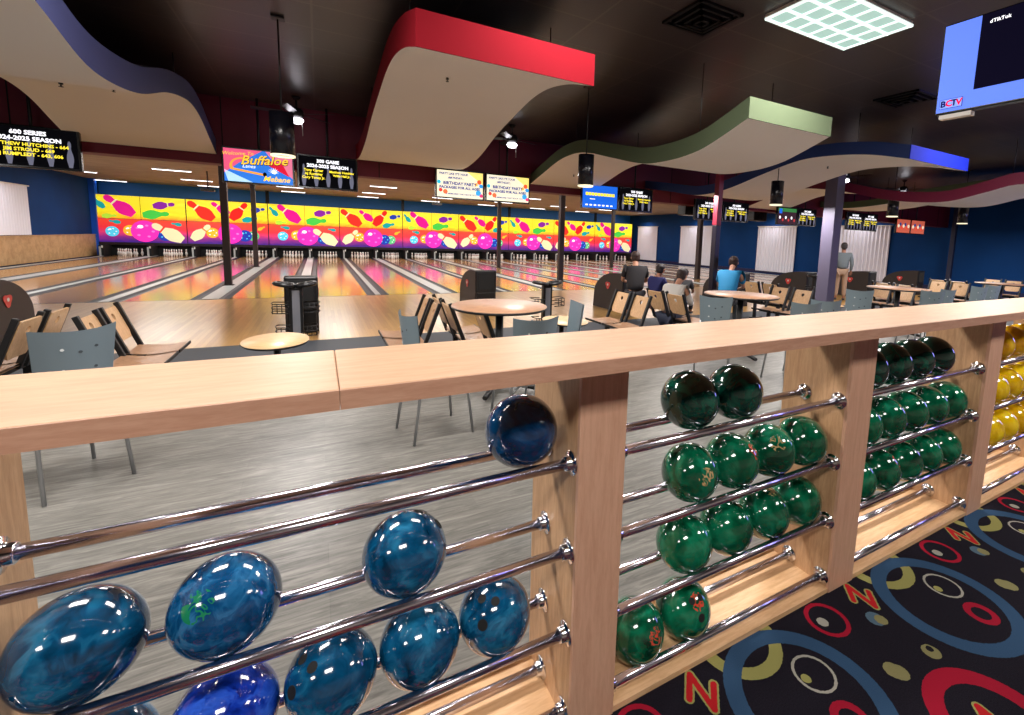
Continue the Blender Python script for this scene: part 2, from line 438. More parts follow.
# curtains on the side walls
def drape(name, xw, sgn, y0, y1, z0, z1, label):
    m = mat('white_curtain_fabric', (238, 236, 244), .8)
    n = int((y1 - y0) / .18)
    def fn(u, v):
        y = y0 + (y1 - y0) * u
        return V((xw - sgn * (.07 + .035 * math.sin(u * n * 2 * PI)), y, z0 + (z1 - z0) * v))
    o = MB().grid(fn, n * 8, 2, m).box((xw - sgn * .13, y0 - .02, z1), (xw - sgn * .0, y1 + .02, z1 + .04), m_white).build(name)
    tag(o, label, 'curtain', 'white pleated curtains on the side walls')
drape('curtain', X1, 1, 30.2, 32.85, .0, 2.75, 'white pleated curtain on right wall, farthest one next to the painted lane panels')
drape('curtain', X1, 1, 23.7, 27.4, .0, 2.75, 'white pleated curtain on right wall, second from the painted lane panels')
drape('curtain', X1, 1, 17.5, 20.2, .0, 2.7, 'white pleated curtain on right wall behind the seated man in blue')
drape('curtain', X1, 1, 12.4, 15.0, .0, 2.7, 'wide white pleated curtain on right wall behind the standing man')
drape('curtain', X0, -1, 20.0, 27.0, .97, 2.85, 'white pleated curtain on left wall above the wooden half wall')

# ------------------------------------------------------------------ lanes
DX = 1.8; D0 = -.44
capw = lambda k: {-2: .16, -1: .32, 0: .30, 1: .13, 2: .32, 3: .13, 4: .30}.get(k, .30 if k % 2 == 0 else .14)
GW = .21
for k in range(-5, 14):
    x = D0 + DX * k; w = capw(k)
    side = '%s from the left half wall' % NUM[k + 5]
    o = MB().box((x - w / 2, 13.55, LZ - .06), (x + w / 2, 32.9, LZ + .012), m_cap, .004)
    root = empty('lane_divider', (0, 0, 0), 0, 'grey capped strip between bowling lanes, %s' % side, 'lane divider', 'grey dividers between the lanes')
    root.location = (x, 13.55, LZ)
    ob = o.build('capping', root); ob.location = -V(root.location)
    for sg in (-1, 1):
        if abs(x) < 99:
            xa = x + sg * (w / 2); xb = x + sg * (w / 2 + GW)
            pts = [(xa, 13.5, LZ), (xa + sg * .04, 13.5, LZ - .045), (xa + sg * (GW - .04), 13.5, LZ - .045), (xb, 13.5, LZ), (xb, 13.5, LZ - .09), (xa, 13.5, LZ - .09)]
            g = MB().prism(pts, (0, 19.4, 0), m_gut).build('gutter', root); g.location = -V(root.location)
for k in range(-5, 13):
    xa = D0 + DX * k + capw(k) / 2 + GW; xb = D0 + DX * (k + 1) - capw(k + 1) / 2 - GW
    if k < -5: continue
    o = MB().box((xa, 13.5, LZ - .09), (xb, 32.9, LZ), m_lane)
    o.box((xa, 13.49, LZ - .001), (xb, 13.52, LZ + .0015), m_rail)
    tag(o.build('bowling_lane'), 'glossy maple bowling lane, %s lane counted from the left half wall' % NUM[k + 5], 'bowling lane', 'polished bowling lanes')

# pins and pit
pinp = MB().lathe([(0, 0), (.026, 0), (.029, .02), (.05, .09), (.0605, .115), (.055, .17), (.03, .235), (.0235, .26), (.0285, .31), (.032, .34), (.026, .368), (0, .381)], m_pinw, 10)
pinp.lathe([(.0262, .243), (.0245, .25), (.0246, .268), (.0262, .275)], m_redlogo, 10)
pinp = pinp.build('bowling_pin'); used = False
for k in range(-5, 13):
    xc = D0 + DX * (k + .5)
    for r in range(4):
        for c in range(r + 1):
            o = pinp if not used else pinp.copy()
            if used: C.objects.link(o)
            used = True
            o.location = (xc + (c - r / 2) * .3048, 31.9 + r * .264, LZ)
            tag(o, 'white bowling pin racked at the end of the %s lane from left' % NUM[k + 5], 'bowling pin', 'pins racked on the %s lane from left' % NUM[k + 5])
# pin decks: dark pit housings with kickbacks
o = MB().box((X0 + .25, 33.15, LZ - .1), (23.3, 34.1, .46), m_dark)
o.box((X0 + .25, 32.93, .42), (23.3, 33.15, .56), mat('mask_lower_trim', (34, 22, 30), .4))
tag(o.build('pit_housing'), 'long black pit housing behind the pins under the painted lane panels', 'pit housing')
for k in range(-5, 14):
    x = D0 + DX * k
    o = MB().box((x - .09, 32.0, LZ), (x + .09, 33.14, .42), m_dark).box((x - .075, 31.96, LZ), (x + .0, 32.0, .36), m_cap, .01).box((x + .02, 31.97, .30), (x + .07, 32.0, .41), m_white)
    tag(o.build('kickback'), 'black kickback wall with pale post at pin end, %s from left' % NUM[k + 5], 'kickback', 'kickback walls between the pin decks')

# ------------------------------------------------------------------ painted masking panels
def grad_mat(name, stops, z0, z1, s, streak=None):
    t = NT(name, .5); o = t.tc.outputs['Object']
    sep = t.nt.nodes.new('ShaderNodeSeparateXYZ'); t.lk(o, sep.inputs[0])
    f = t.math('DIVIDE', t.math('SUBTRACT', sep.outputs[2], z0), z1 - z0)
    n = t.noise(t.mapping(o, (1, 1, 1.6)), 1.6, 3, .5)
    f = t.math('ADD', f, t.math('MULTIPLY', t.math('SUBTRACT', n, .5), .3))
    col = t.ramp(f, stops)
    if streak:
        w = t.math('SINE', t.math('MULTIPLY', t.math('ARCTAN2', t.math('SUBTRACT', sep.outputs[2], 1.9), sep.outputs[0]), 34.))
        col = t.mix(t.math('MULTIPLY', t.math('GREATER_THAN', w, .35), .35), col, srgb(*streak))
    t.lk(col, t.b.inputs['Base Color']); t.lk(col, t.b.inputs['Emission Color']); t.b.inputs['Emission Strength'].default_value = s
    return t.m
ES = .62
m_up = grad_mat('backlit_art_upper', [(-.0, (234, 120, 36)), (.10, (238, 176, 28)), (.24, (236, 216, 26)), (1, (240, 226, 50))], 1.28, 2.46, ES, (214, 176, 20))
m_lo = grad_mat('backlit_art_lower', [(.08, (60, 24, 120)), (.28, (130, 34, 120)), (.45, (206, 50, 100)), (.62, (222, 44, 56)), (1, (232, 66, 40))], .0, 1.26, ES)
ec = lambda n, c: emis('art_' + n, c, ES)
aM = ec('magenta', (214, 30, 130)); aT = ec('teal', (30, 150, 150)); aR = ec('red', (222, 50, 40)); aG = ec('green', (70, 186, 70)); aP = ec('purple', (130, 40, 150))
aK = ec('pink', (238, 50, 170)); aK2 = ec('hot_pink', (250, 110, 200)); aW = ec('cream', (216, 208, 164)); aB = ec('blue', (40, 60, 160)); aO = ec('orange', (236, 170, 50)); aCy = ec('cyan', (80, 190, 220)); aWh = ec('white', (250, 248, 244)); aOr = ec('amber', (230, 110, 40))
PINP = [(0, 0), (.17, 0), (.2, .06), (.30, .25), (.33, .36), (.30, .52), (.16, .74), (.13, .82), (.17, .94), (.15, 1.05), (.08, 1.12), (0, 1.14)]
def art_pin(mb, x, z, h, ang, m, d, band=None, y0=0):
    pts = [(r * .78, t) for r, t in PINP] + [(-r * .78, t) for r, t in PINP[::-1][1:-1]]
    ca, sa = math.cos(R(ang)), math.sin(R(ang))
    T = lambda a, b: V((x + (a * ca - (b - .5) * sa) * h, y0 - d, z + (a * sa + (b - .5) * ca) * h))
    mb.poly([T(a, b) for a, b in pts], m)
    if band: mb.poly([T(a, b) - V((0, .004, 0)) for a, b in ((-.16, .74), (.16, .74), (.13, .80), (-.13, .80))], band)
def art_ball(mb, x, z, r, m, d, hi=None, y0=0):
    mb.poly([V((x + r * math.cos(a * PI / 14), y0 - d, z + r * math.sin(a * PI / 14))) for a in range(28)], m)
    if hi:
        mb.poly([V((x - r * .3 + r * .22 * math.cos(a * PI / 6), y0 - d - .004, z + r * .42 + r * .16 * math.sin(a * PI / 6))) for a in range(12)], hi)
        for q in range(5):
            aa = q * 1.3; mb.poly([V((x + r * (.6 * math.cos(aa) + .13 * math.cos(a * PI / 4)), y0 - d - .003, z + r * (.55 * math.sin(aa) + .1 * math.sin(a * PI / 4)))) for a in range(8)], aK2 if m is aK else hi)
MW = 3.715; MX0 = -9.98
names = []
for i in range(9):
    xl = MX0 + MW * i; kindL = i % 2 == 0
    root = empty('lane_masking_panel', (xl + MW / 2, 33.1, .5), 0,
        'backlit painted panel over the pins, %s from left, with %s' % (NUM[i], 'magenta and teal pins' if kindL else 'crossed red pins'), 'masking panel', 'painted panels above the pin decks')
    h = MW / 2 - .02
    for nm, z0, z1, m in (('upper_board', 1.28, 2.46, m_up), ('lower_board', .06, 1.26, m_lo)):
        mb = MB().box((-h, -.03, z0), (h, .03, z1), m)
        mb.box((-.008, -.034, z0), (.008, -.03, z1), m_rail).box((h - .0, -.04, z0), (h + .02, .03, z1), m_rail)
        if nm == 'upper_board':
            zc = z0
            if kindL:
                art_pin(mb, -1.55, zc + .72, .55, 38, aT, .04); art_pin(mb, -.75, zc + .62, 1.25, 50, aM, .05, aW)
                art_pin(mb, .9, zc + .78, .8, -80, aP, .04, aW); art_pin(mb, .55, zc + .28, .95, -84, aG, .045)
                art_pin(mb, -1.25, zc + .12, .5, -86, ec('lime', (170, 210, 60)), .035)
            else:
                art_pin(mb, -1.15, zc + .55, 1.25, 50, aR, .05, aW); art_pin(mb, -.3, zc + .74, .85, 52, aM, .06, aW)
                art_pin(mb, .45, zc + .6, 1.05, -38, ec('scarlet', (232, 40, 36)), .055, aW)
                art_pin(mb, 1.35, zc + .78, .6, -78, aB, .04, aW); art_pin(mb, .95, zc + .22, .65, -76, aT, .045)
        else:
            if kindL:
                art_pin(mb, -1.0, z0 + 1.05, .4, 80, aT, .04); art_ball(mb, -1.15, z0 + .55, .26, aCy, .045, aWh)
                art_ball(mb, -.45, z0 + .62, .28, aO, .05, aWh); art_ball(mb, .95, z0 + .45, .34, aB, .05, aCy)
                art_ball(mb, .12, z0 + .60, .56, aK, .055, aWh); art_pin(mb, 1.12, z0 + .52, 1.3, 56, aW, .065, aR)
                art_pin(mb, 1.45, z0 + 1.02, .38, 80, aT, .04)
            else:
                art_ball(mb, -.75, z0 + .62, .28, aO, .05, aWh); art_pin(mb, -1.3, z0 + .58, 1.0, -44, aW, .06, aOr)
                art_ball(mb, .72, z0 + .5, .33, aB, .05, aCy); art_ball(mb, 1.12, z0 + .5, .28, ec('sea_green', (90, 180, 120)), .04, aWh)
                art_ball(mb, .05, z0 + .60, .56, aK, .055, aWh); art_pin(mb, 1.5, z0 + .95, .35, -60, aO, .04)
        mb.build(nm, root, normals=False)
    if i in (1, 3, 5, 7):
        MB().box((-h, -.07, 2.46), (h + .1, -.03, 2.50), m_rail).box((h - .05, -.09, 2.46), (h + .12, .03, 3.2), m_rail).build('hanger_frame', root)

# ------------------------------------------------------------------ poles
def pole(name, x, y, w, m, z0, z1, label, m2=None, zs=None, cat='pole'):
    mb = MB()
    if m2: mb.box((x - w / 2, y - w / 2, z0), (x + w / 2, y + w / 2, zs), m2, .01).box((x - w / 2, y - w / 2, zs), (x + w / 2, y + w / 2, z1), m, .01)
    else: mb.box((x - w / 2, y - w / 2, z0), (x + w / 2, y + w / 2, z1), m, .01)
    mb.box((x - w / 2 - .04, y - w / 2 - .04, z0), (x + w / 2 + .04, y + w / 2 + .04, z0 + .02), m2 or m)
    tag(mb.build(name), label, cat, 'steel posts')
zt = CEIL
pole('support_post', -2.30, 16.65, .17, m_pole, LZ + .012, zt, 'dark brown square post on a lane divider at left, nearer of two')
pole('support_post', -2.36, 24.25, .17, m_pole, LZ + .012, zt, 'thin dark brown post on the same left lane divider, farther of two')
pole('support_post', 8.42, 16.7, .2, m_pole, LZ, zt, 'dark square post beyond the high table, thickest one in front of the painted panels')
pole('support_post', 8.42, 24.1, .18, m_pole, LZ, zt, 'dark square post farther off, just right of the pair of birthday party screens')
pole('support_post', 15.72, 24.2, .18, m_pole, LZ, zt, 'dark square post in front of the last painted panel at right')
pole('support_post', 15.4, 16.3, .2, m_pole, LZ, zt, 'dark post in front of the second white curtain on the right wall')
pole('support_post', 7.15, 7.1, .125, m_poleR, LZ, 3.0, 'post painted dark red above and black below, left of the man in the blue shirt', mat('near_black_post', (22, 16, 30), .4), 1.95)
pole('building_column', 11.02, 7.1, .31, m_purple, LZ, zt, 'thick grey lilac column right of the round tables, before the standing man', cat='column')
pole('support_post', 23.4, 9.6, .16, mat('navy_post', (24, 30, 60), .5), LZ, zt, 'thin dark blue post against the right wall with a red band near its top')

# ------------------------------------------------------------------ ceiling clouds
def interp(P, y):
    if y <= P[0][0]: return P[0][1]
    for i, ((a, za), (b, zb)) in enumerate(zip(P, P[1:])):
        if y <= b:
            t = (y - a) / (b - a)
            p0 = P[i - 1] if i else (2 * a - b, 2 * za - zb); p3 = P[i + 2] if i + 2 < len(P) else (2 * b - a, 2 * zb - za)
            m1 = (zb - p0[1]) / (b - p0[0]) * (b - a); m2 = (p3[1] - za) / (p3[0] - a) * (b - a)
            t2, t3 = t * t, t ** 3
            return (2 * t3 - 3 * t2 + 1) * za + (t3 - 2 * t2 + t) * m1 + (-2 * t3 + 3 * t2) * zb + (t3 - t2) * m2
    return P[-1][1]
PA = [(3.75, 2.94), (4.2, 2.83), (4.8, 2.69), (5.4, 2.70), (6.1, 2.80), (7.0, 3.03), (7.7, 3.15), (8.3, 3.20), (8.9, 3.13), (9.5, 2.95), (10.08, 2.78)]
PG = [(3.6, 2.90), (4.0, 2.77), (4.35, 2.68), (4.85, 2.64), (5.5, 2.67), (6.4, 2.87), (7.2, 3.06), (7.77, 3.13), (8.47, 3.10), (9.36, 2.93), (10.08, 2.78)]
PR = [(3.81, 2.95), (4.34, 3.11), (4.94, 3.22), (5.49, 3.24), (6.17, 3.185), (7.05, 3.09), (7.96, 2.94), (8.8, 2.87), (9.44, 2.87), (10.08, 2.93)]
PB = [(3.75, 2.90), (4.3, 3.03), (4.9, 3.10), (5.54, 3.10), (6.28, 2.95), (7.04, 2.76), (7.6, 2.67), (8.18, 2.66), (9.0, 2.79), (10.08, 2.95)]
def cloud(xa, xb, P, m, label, th=.26, ya=None, xa2=None, xb2=None, mt=None, mf=None):
    ya = P[0][0] if ya is None else ya; yb = 10.08
    xa2 = xa if xa2 is None else xa2; xb2 = xb if xb2 is None else xb2
    n = 60
    root = empty('ceiling_cloud', ((xa + xb) / 2, ya, 3), 0, label, 'ceiling cloud', 'wavy ceiling clouds')
    off = -V(root.location)
    def pt(i, side, top):
        y = ya + (yb - ya) * i / n; f = (y - ya) / (yb - ya)
        x = (xa + (xa2 - xa) * f) if side == 0 else (xb + (xb2 - xb) * f)
        return V((x, y, interp(P, y) + (th if top else 0)))
    u = MB(); u.grid(lambda a, b: pt(round(a * n), 0, 0).lerp(pt(round(a * n), 1, 0), b), n, 1, m_under)
    o = u.build('underside', root); o.location = off
    s = MB()
    for side in (0, 1): s.grid(lambda a, b: pt(round(a * n), side, 0).lerp(pt(round(a * n), side, 1), b), n, 1, m)
    s.grid(lambda a, b: pt(round(a * n), 0, 1).lerp(pt(round(a * n), 1, 1), b), n, 1, mt or m_dark)
    s.poly([pt(n, 0, 0), pt(n, 1, 0), pt(n, 1, 1), pt(n, 0, 1)], m)
    o = s.build('fascia', root); o.location = off
    f = MB().box((xa, ya - .012, P[0][1] if ya == P[0][0] else interp(P, ya)), (xb, ya, interp(P, ya) + th), mf or m)
    o = f.build('front_fascia', root); o.location = off
    for i in (8, 40):
        for sd in (0, 1):
            p = pt(i, sd, 1); x = p.x + (.1 if sd == 0 else -.1)
            r = MB().cyl((x, p.y, p.z), (x, p.y, CEIL), .006, m_blackm, n=6).build('hanger_rod', root); r.location = off
    return root
cl_blue = mat('cloud_slate_blue', (74, 80, 128), .55); cl_red = mat('cloud_red', (118, 3, 20), .85, spec=.15); cl_grn = mat('cloud_olive_green', (86, 98, 74), .85, spec=.2)
cl_nav = mat('cloud_navy', (22, 44, 96), .5); cl_mar = mat('cloud_maroon', (112, 22, 56), .5)
cloud(-3.05, -1.40, PA, cl_blue, 'wavy white ceiling cloud with slate blue side, at far left above the first screen', th=.25, xa2=-3.2, xb2=-1.46)
cloud(.665, 2.2, PR, cl_red, 'wavy white ceiling cloud with bright red front and side, above the birthday party screens', th=.27, xb2=2.58, xa2=.66)
cloud(3.97, 5.38, PG, cl_grn, 'wavy white ceiling cloud with olive green sides, right of the red one', th=.22, xb2=5.95, xa2=4.25)
cloud(7.5, 9.3, PB, cl_nav, 'wavy white ceiling cloud with navy side and bright blue front end', th=.2, mf=mat('cloud_bright_blue', (4, 24, 140), .85, spec=.15))
cloud(11.3, 13.0, [(2.9, 2.80)] + [(a, b - .08) for a, b in PA], cl_mar, 'wavy ceiling cloud with maroon side, far right behind the grey lilac column', th=.22)
cloud(14.9, 16.6, PR, cl_grn, 'wavy olive ceiling cloud farthest to the right by the blue wall', th=.2)
# sprinkler heads
for (x, y, P, lb) in ((1.25, 5.3, PR, 'red'), (-2.0, 6.2, PA, 'slate blue'), (-2.1, 7.9, PA, 'slate blue far'), (4.9, 9.2, PG, 'olive green'), (8.4, 5.6, PB, 'navy')):
    z = interp(P, y)
    o = MB().cyl((0, 0, 0), (0, 0, -.018), .016, m_rail, n=10).cyl((0, 0, -.018), (0, 0, -.035), .006, m_rail, n=8).cyl((0, 0, -.035), (0, 0, -.04), .017, m_rail, n=10).build('sprinkler_head', loc=(x, y, z))
    tag(o, 'small dark sprinkler head under the %s edged ceiling cloud%s' % (lb.replace(' far', ''), ', farther one' if 'far' in lb else ''), 'sprinkler', 'sprinkler heads')

# ------------------------------------------------------------------ ceiling fixtures
m_trof = emis('troffer_lens', (150, 178, 170), .9); m_louv = emis('troffer_louvre', (236, 250, 244), .75)
def troffer(x, y, label):
    root = empty('ceiling_light', (x, y, CEIL), 0, label, 'ceiling light')
    w, d = .62, .335
    MB().box((-w, -d, -.03), (w, d, 0), m_white).build('housing', root)
    MB().box((-w + .02, -d + .02, -.036), (w - .02, d - .02, -.03), m_trof).build('lens', root)
    g = MB()
    for i in range(7): g.box((-w + .01 + i * (2 * w - .02) / 6 - .006, -d, -.05), (-w + .01 + i * (2 * w - .02) / 6 + .012, d, -.03), m_louv)
    for i in range(4): g.box((-w, -d + .006 + i * (2 * d - .012) / 3 - .012, -.05), (w, -d + .006 + i * (2 * d - .012) / 3 + .012, -.03), m_louv)
    g.build('louvre', root)
troffer(4.33, 2.91, 'bright rectangular fluorescent ceiling light with a square louvre grid, near top right')
def vent(x, y, s, label):
    root = empty('ceiling_vent', (x, y, CEIL), 0, label, 'ceiling vent', 'black square air diffusers')
    for i in range(4):
        a = s * (1 - i * .25); mb = MB()
        z = -.012 - i * .012
        for (p, q) in (((-a, -a), (a, -a + .03)), ((-a, a - .03), (a, a)), ((-a, -a), (-a + .03, a)), ((a - .03, -a), (a, a))):
            mb.box((p[0], p[1], z - .012), (q[0], q[1], 0), mat('dark_vent_metal', (30, 27, 30), .35, .3))
        mb.build('vent_ring', root)
vent(3.27, 3.62, .27, 'black square four way air vent on ceiling, left of the bright troffer light')
vent(7.35, 3.8, .3, 'black square air vent on ceiling between the green edged cloud and the wall screen')
# pendants
def pendant_proto():
    root = empty('pendant_light', (0, 0, 0), 0, None, 'pendant light', 'black cylinder pendant lights')
    MB().lathe([(0, .45), (.112, .45), (.112, 0), (.104, 0), (.104, .05), (0, .05)], mat('gloss_black_cylinder', (16, 16, 24), .25), 28).build('shade', root)
    MB().lathe([(.1135, 0), (.1135, .02), (.103, .02), (.103, 0), (.1135, 0)], emis('rim_glow', (238, 226, 190), .9), 28).cyl((0, 0, .045), (0, 0, .05), .1, emis('lamp_disc', (255, 240, 205), 1.2), n=24).build('lamp', root)
    MB().cyl((0, 0, .45), (0, 0, 1.40), .008, m_blackm, n=8).build('stem', root)
    MB().box((-.06, -.06, 1.375), (.06, .06, 1.40), m_blackm, .01).build('canopy', root)
    return root
pp = pendant_proto()
for i, (px, py, lb) in enumerate(((282, 130, 'nearest one, above the lanes logo screen'), (586, 168, 'in front of the olive edged ceiling cloud'), (777, 192, 'in front of the navy edged ceiling cloud'), (893, 208, 'right of the grey lilac column'), (963, 217, 'farthest right before the blue wall'))):
    p = at_y(px, py, 6.0)
    put(pp, i, (p.x, 6.0, CEIL - 1.40), 0, 'black cylinder pendant light, ' + lb)
# ceiling fans
def fan_proto():
    root = empty('ceiling_fan', (0, 0, 0), 0, None, 'ceiling fan', 'dark ceiling fans with lights')
    MB().cyl((0, 0, 0), (0, 0, -.2), .015, m_blackm).cyl((0, 0, 0), (0, 0, -.05), .07, m_blackm, .04).build('downrod', root)
    MB().lathe([(0, -.18), (.08, -.19), (.11, -.24), (.11, -.3), (.06, -.34), (0, -.34)], m_blackm, 20).build('motor', root)
    for k in range(5):
        a = k * 2 * PI / 5 + .3
        M = Matrix.Rotation(a, 4, 'Z') @ Matrix.Rotation(R(12), 4, 'X')
        mb = MB().box((.1, -.02, -.005), (.2, .02, .005), m_blackm).box((.18, -.06, -.004), (.62, .06, .004), mat('dark_blade', (34, 24, 22), .35), .003)
        mb.xf(Matrix.Translation((0, 0, -.27)) @ M); mb.build('blade', root)
    MB().lathe([(0, -.34), (.09, -.35), (.1, -.38), (.07, -.42), (0, -.435)], emis('fan_globe', (250, 246, 255), 7), 20).build('light_globe', root)
    MB().cyl((.06, -.06, -.36), (.06, -.06, -.62), .004, m_white, n=6).build('pull_chain', root)
    return root
fp = fan_proto()
for i, (x, y, lb) in enumerate(((3.35, 8.9, 'right of the red ceiling cloud'), (-.26, 9.3, 'behind the nearest black pendant'), (12.2, 7.6, 'right of the grey lilac column'), (15.9, 8.0, 'far right over the seating by the blue wall'))):
    put(fp, i, (x, y, CEIL), i * .4, 'dark ceiling fan with bright lamp, ' + lb)
# lane fluorescents
lf = MB().box((-.6, -.09, -.05), (.6, .09, 0), m_white).build('ceiling_light')
MB().box((-.585, -.075, -.06), (.585, .075, -.045), emis('tube_lens', (250, 250, 255), 3.5)).build('lens', lf)
tag(lf, None, 'ceiling light', 'fluorescent strips over the lanes')
u = 0
for col_, (x, nm) in enumerate(((-4.95, 'left column'), (-1.2, 'second column'), (2.75, 'third column'), (6.5, 'fourth column'), (10.3, 'fifth column'), (14.2, 'sixth column'), (18, 'seventh column'))):
    for j, y in enumerate((16.3, 20.3, 24.3, 28.7, 32.2)):
        if col_ == 1 and j < 3: continue
        put(lf, u, (x, y, CEIL), 0, 'white fluorescent strip on tan ceiling over the lanes, %s, %s from the front' % (nm, NUM[j])); u += 1
for x, y, nm in ((-9.2, 33.2, 'in the far left corner'), (-8.9, 28.4, 'by the left wall curtain')):
    put(lf, 1, (x, y, CEIL), 0, 'white fluorescent strip on tan ceiling ' + nm)
# projector / cameras hanging over lanes
for (px, py, y, lb) in ((208, 190, 24, 'between the left painted panels'), (437, 204, 24, 'over the middle lanes')):
    p = at_y(px, py, y)
    o = MB().box((-.22, -.15, -.05), (.22, .15, .05), m_blackm, .01).cyl((0, 0, .05), (0, 0, CEIL - p.z), .02, m_blackm, n=8).cyl((-.1, -.15, 0), (-.1, -.19, 0), .04, m_black, n=10).build('hanging_projector', loc=p)
    tag(o, 'small black projector hanging from the lane ceiling ' + lb, 'projector')
for (px, py, lb) in ((757, 216, 'left of the two small sports screens'), (690, 210, 'right of the blue scoring screen')):
    p = at_y(px, py, 10.6)
    o = MB().box((-.3, -.15, -.16), (.3, .2, .16), m_black, .02).cyl((0, -.15, 0), (0, -.17, 0), .12, m_rail).box((-.02, -.02, .16), (.02, .02, CEIL - p.z), m_blackm).build('loudspeaker', loc=p)
    tag(o, 'black loudspeaker hanging under the maroon beam, ' + lb, 'loudspeaker')

# ------------------------------------------------------------------ monitors
def scr(name, c, s=.9): return emis('screen_' + name, c, s * .8)
sBlk = scr('black', (12, 12, 16), .5); sGry = scr('pin_grey', (110, 112, 132), .7); sW = scr('white', (245, 245, 250), 1.3); sY = scr('yellow', (244, 224, 60), 1.2)
def letter(par, txt, x, z, size, m, y=-.052, bold=.0, shear=0., rot=0., name='lettering', align='CENTER'):
    me = text_mesh(txt, size, align, bold, shear)
    M = Matrix.Translation((x, y, z)) @ Matrix.Rotation(R(90), 4, 'X') @ Matrix.Rotation(R(rot), 4, 'Z')
    o = MB().add_mesh(me, M, m).build(name, par, normals=False); return o
def disc_pts(x, z, rx, rz, y, n=24): return [V((x + rx * math.cos(2 * PI * a / n), y, z + rz * math.sin(2 * PI * a / n))) for a in range(n)]
def monitor(x0, x1, content, label, y=9.8, z0=2.30, z1=2.89, group='scoring monitors along the maroon beam', tilt=0.):
    w = x1 - x0; h = z1 - z0
    root = empty('scoring_monitor', ((x0 + x1) / 2, y, (z0 + z1) / 2), 0, label, 'monitor', group)
    root.rotation_euler = (R(-tilt), 0, 0)
    MB().box((-w / 2, -.03, -h / 2), (w / 2, .04, h / 2), m_bezel, .008).build('case', root)
    MB().cyl((0, .06, 0), (0, .06, CEIL - root.location.z), .02, m_blackm, n=8).box((-.1, .03, -.1), (.1, .07, .1), m_blackm).build('ceiling_mount', root)
    W = w / 2 - .03; H = h / 2 - .03; s = MB()
    P = lambda x, z, y=-.036: V((x * W, y, z * H))
    if content in ('600', '300', '500'):
        s.box((-W, -.034, -H), (W, -.031, H), sBlk)
        for k in range(5):
            q = (k - 2) / 2.4; pts = [(r * .55 * W * .42 + q * W, -H * .95 + t * H * 1.25) for r, t in PINP] + [(-r * .55 * W * .42 + q * W, -H * .95 + t * H * 1.25) for r, t in PINP[::-1][1:-1]]
            s.poly([V((a, -.038, b)) for a, b in pts], sGry)
        sc = s.build('screen', root)
        letter(sc, {'600': '600 SERIES', '300': '300 GAME', '500': '500 GAME'}[content], 0, H * .72, H * .3, sW, bold=.003, y=-.044)
        letter(sc, '2024-2025 SEASON', 0, H * .40, H * .3, sW, bold=.003, y=-.044)
        if content == '600':
            for i, t in enumerate(('MATTHEW HUTCHINS - 664', 'JIM STROUD - 669', 'AJ RUMPLEDT - 643, 606')): letter(sc, t, 0, H * (.1 - .26 * i), H * .24, sY, y=-.044, bold=.002)
        else:
            for i, t in enumerate(('Tony Carter', 'AJ Rumbley', 'Cory Toney Jr.')): letter(sc, t, -W * .5, H * (.1 - .24 * i), H * .22, sY, y=-.044, bold=.002)
            for i, t in enumerate(('Matthew Hutchins', 'Willis Hall Jr.')): letter(sc, t, W * .48, H * (.08 - .24 * i), H * .2, sY, y=-.044, bold=.002)
    elif content == 'logo':
        s.box((-W, -.034, -H), (W, -.031, H), scr('sky', (50, 120, 220)))
        s.poly([P(-1, 1), P(-1, -.5), P(-.55, .2), P(.1, 1)], scr('pink', (232, 90, 130)))
        s.poly([P(1, 1), P(1, -.6), P(.55, .1), P(.2, 1)], scr('rose', (228, 120, 150)))
        s.poly([P(-.2, -1), P(-.9, -1), P(-1, -.3)], scr('pale', (180, 220, 240)))
        s.poly([P(.1, .5, -.038), P(.3, .1, -.038), P(.9, -.5, -.038), P(.7, .3, -.038)], scr('crimson', (214, 30, 60)))
        # swoosh
        pts = []; 
        for k in range(13):
            a = R(60 + k * 12); pts.append(P(-.45 + .32 * math.cos(a), -.0 + .42 * math.sin(a) , -.039))
        pts += [P(.15, -.42, -.039), P(.15, -.55, -.039)]
        for k in range(12, -1, -1):
            a = R(60 + k * 12); pts.append(P(-.45 + .4 * math.cos(a), -.05 + .56 * math.sin(a), -.039))
        s.poly(pts, scr('orange', (250, 160, 60), 1.0))
        s.poly(disc_pts(.16 * W, -.45 * H, .06 * W, .14 * H, -.041, 14), sBlk)
        for k in range(9):
            a = R(20 + k * 18 + 0); s.poly([P(.42, -.35, -.041), P(.42 + .22 * math.cos(a), -.45 + .5 * math.sin(a), -.041), P(.47, -.35, -.041)], sW)
        sc = s.build('screen', root, normals=False)
        yel = scr('logo_yellow', (252, 196, 60), 1.1)
        letter(sc, 'Welcome To', -W * .6, H * .72, H * .3, yel, shear=.3, rot=4, y=-.044)
        letter(sc, 'Buffaloe', W * .15, H * .38, H * .78, mat('lit_shadow', (20, 20, 60), .6), shear=.35, rot=4, y=-.042, bold=.008)
        letter(sc, 'Buffaloe', W * .15, H * .40, H * .78, yel, shear=.35, rot=4, y=-.046, bold=.002)
        letter(sc, 'Lanes', -W * .3, H * -.02, H * .3, sW, shear=.3, y=-.046)
        letter(sc, 'Mebane', W * .5, -H * .72, H * .46, yel, shear=.35, y=-.046, bold=.002)
    elif content == 'party':
        s.box((-W, -.034, -H), (W, -.031, H), scr('cream', (232, 224, 196), 1.05))
        s.poly([P(.3, 1), P(1, 1), P(1, .1)], scr('butter', (246, 220, 120), 1.05))
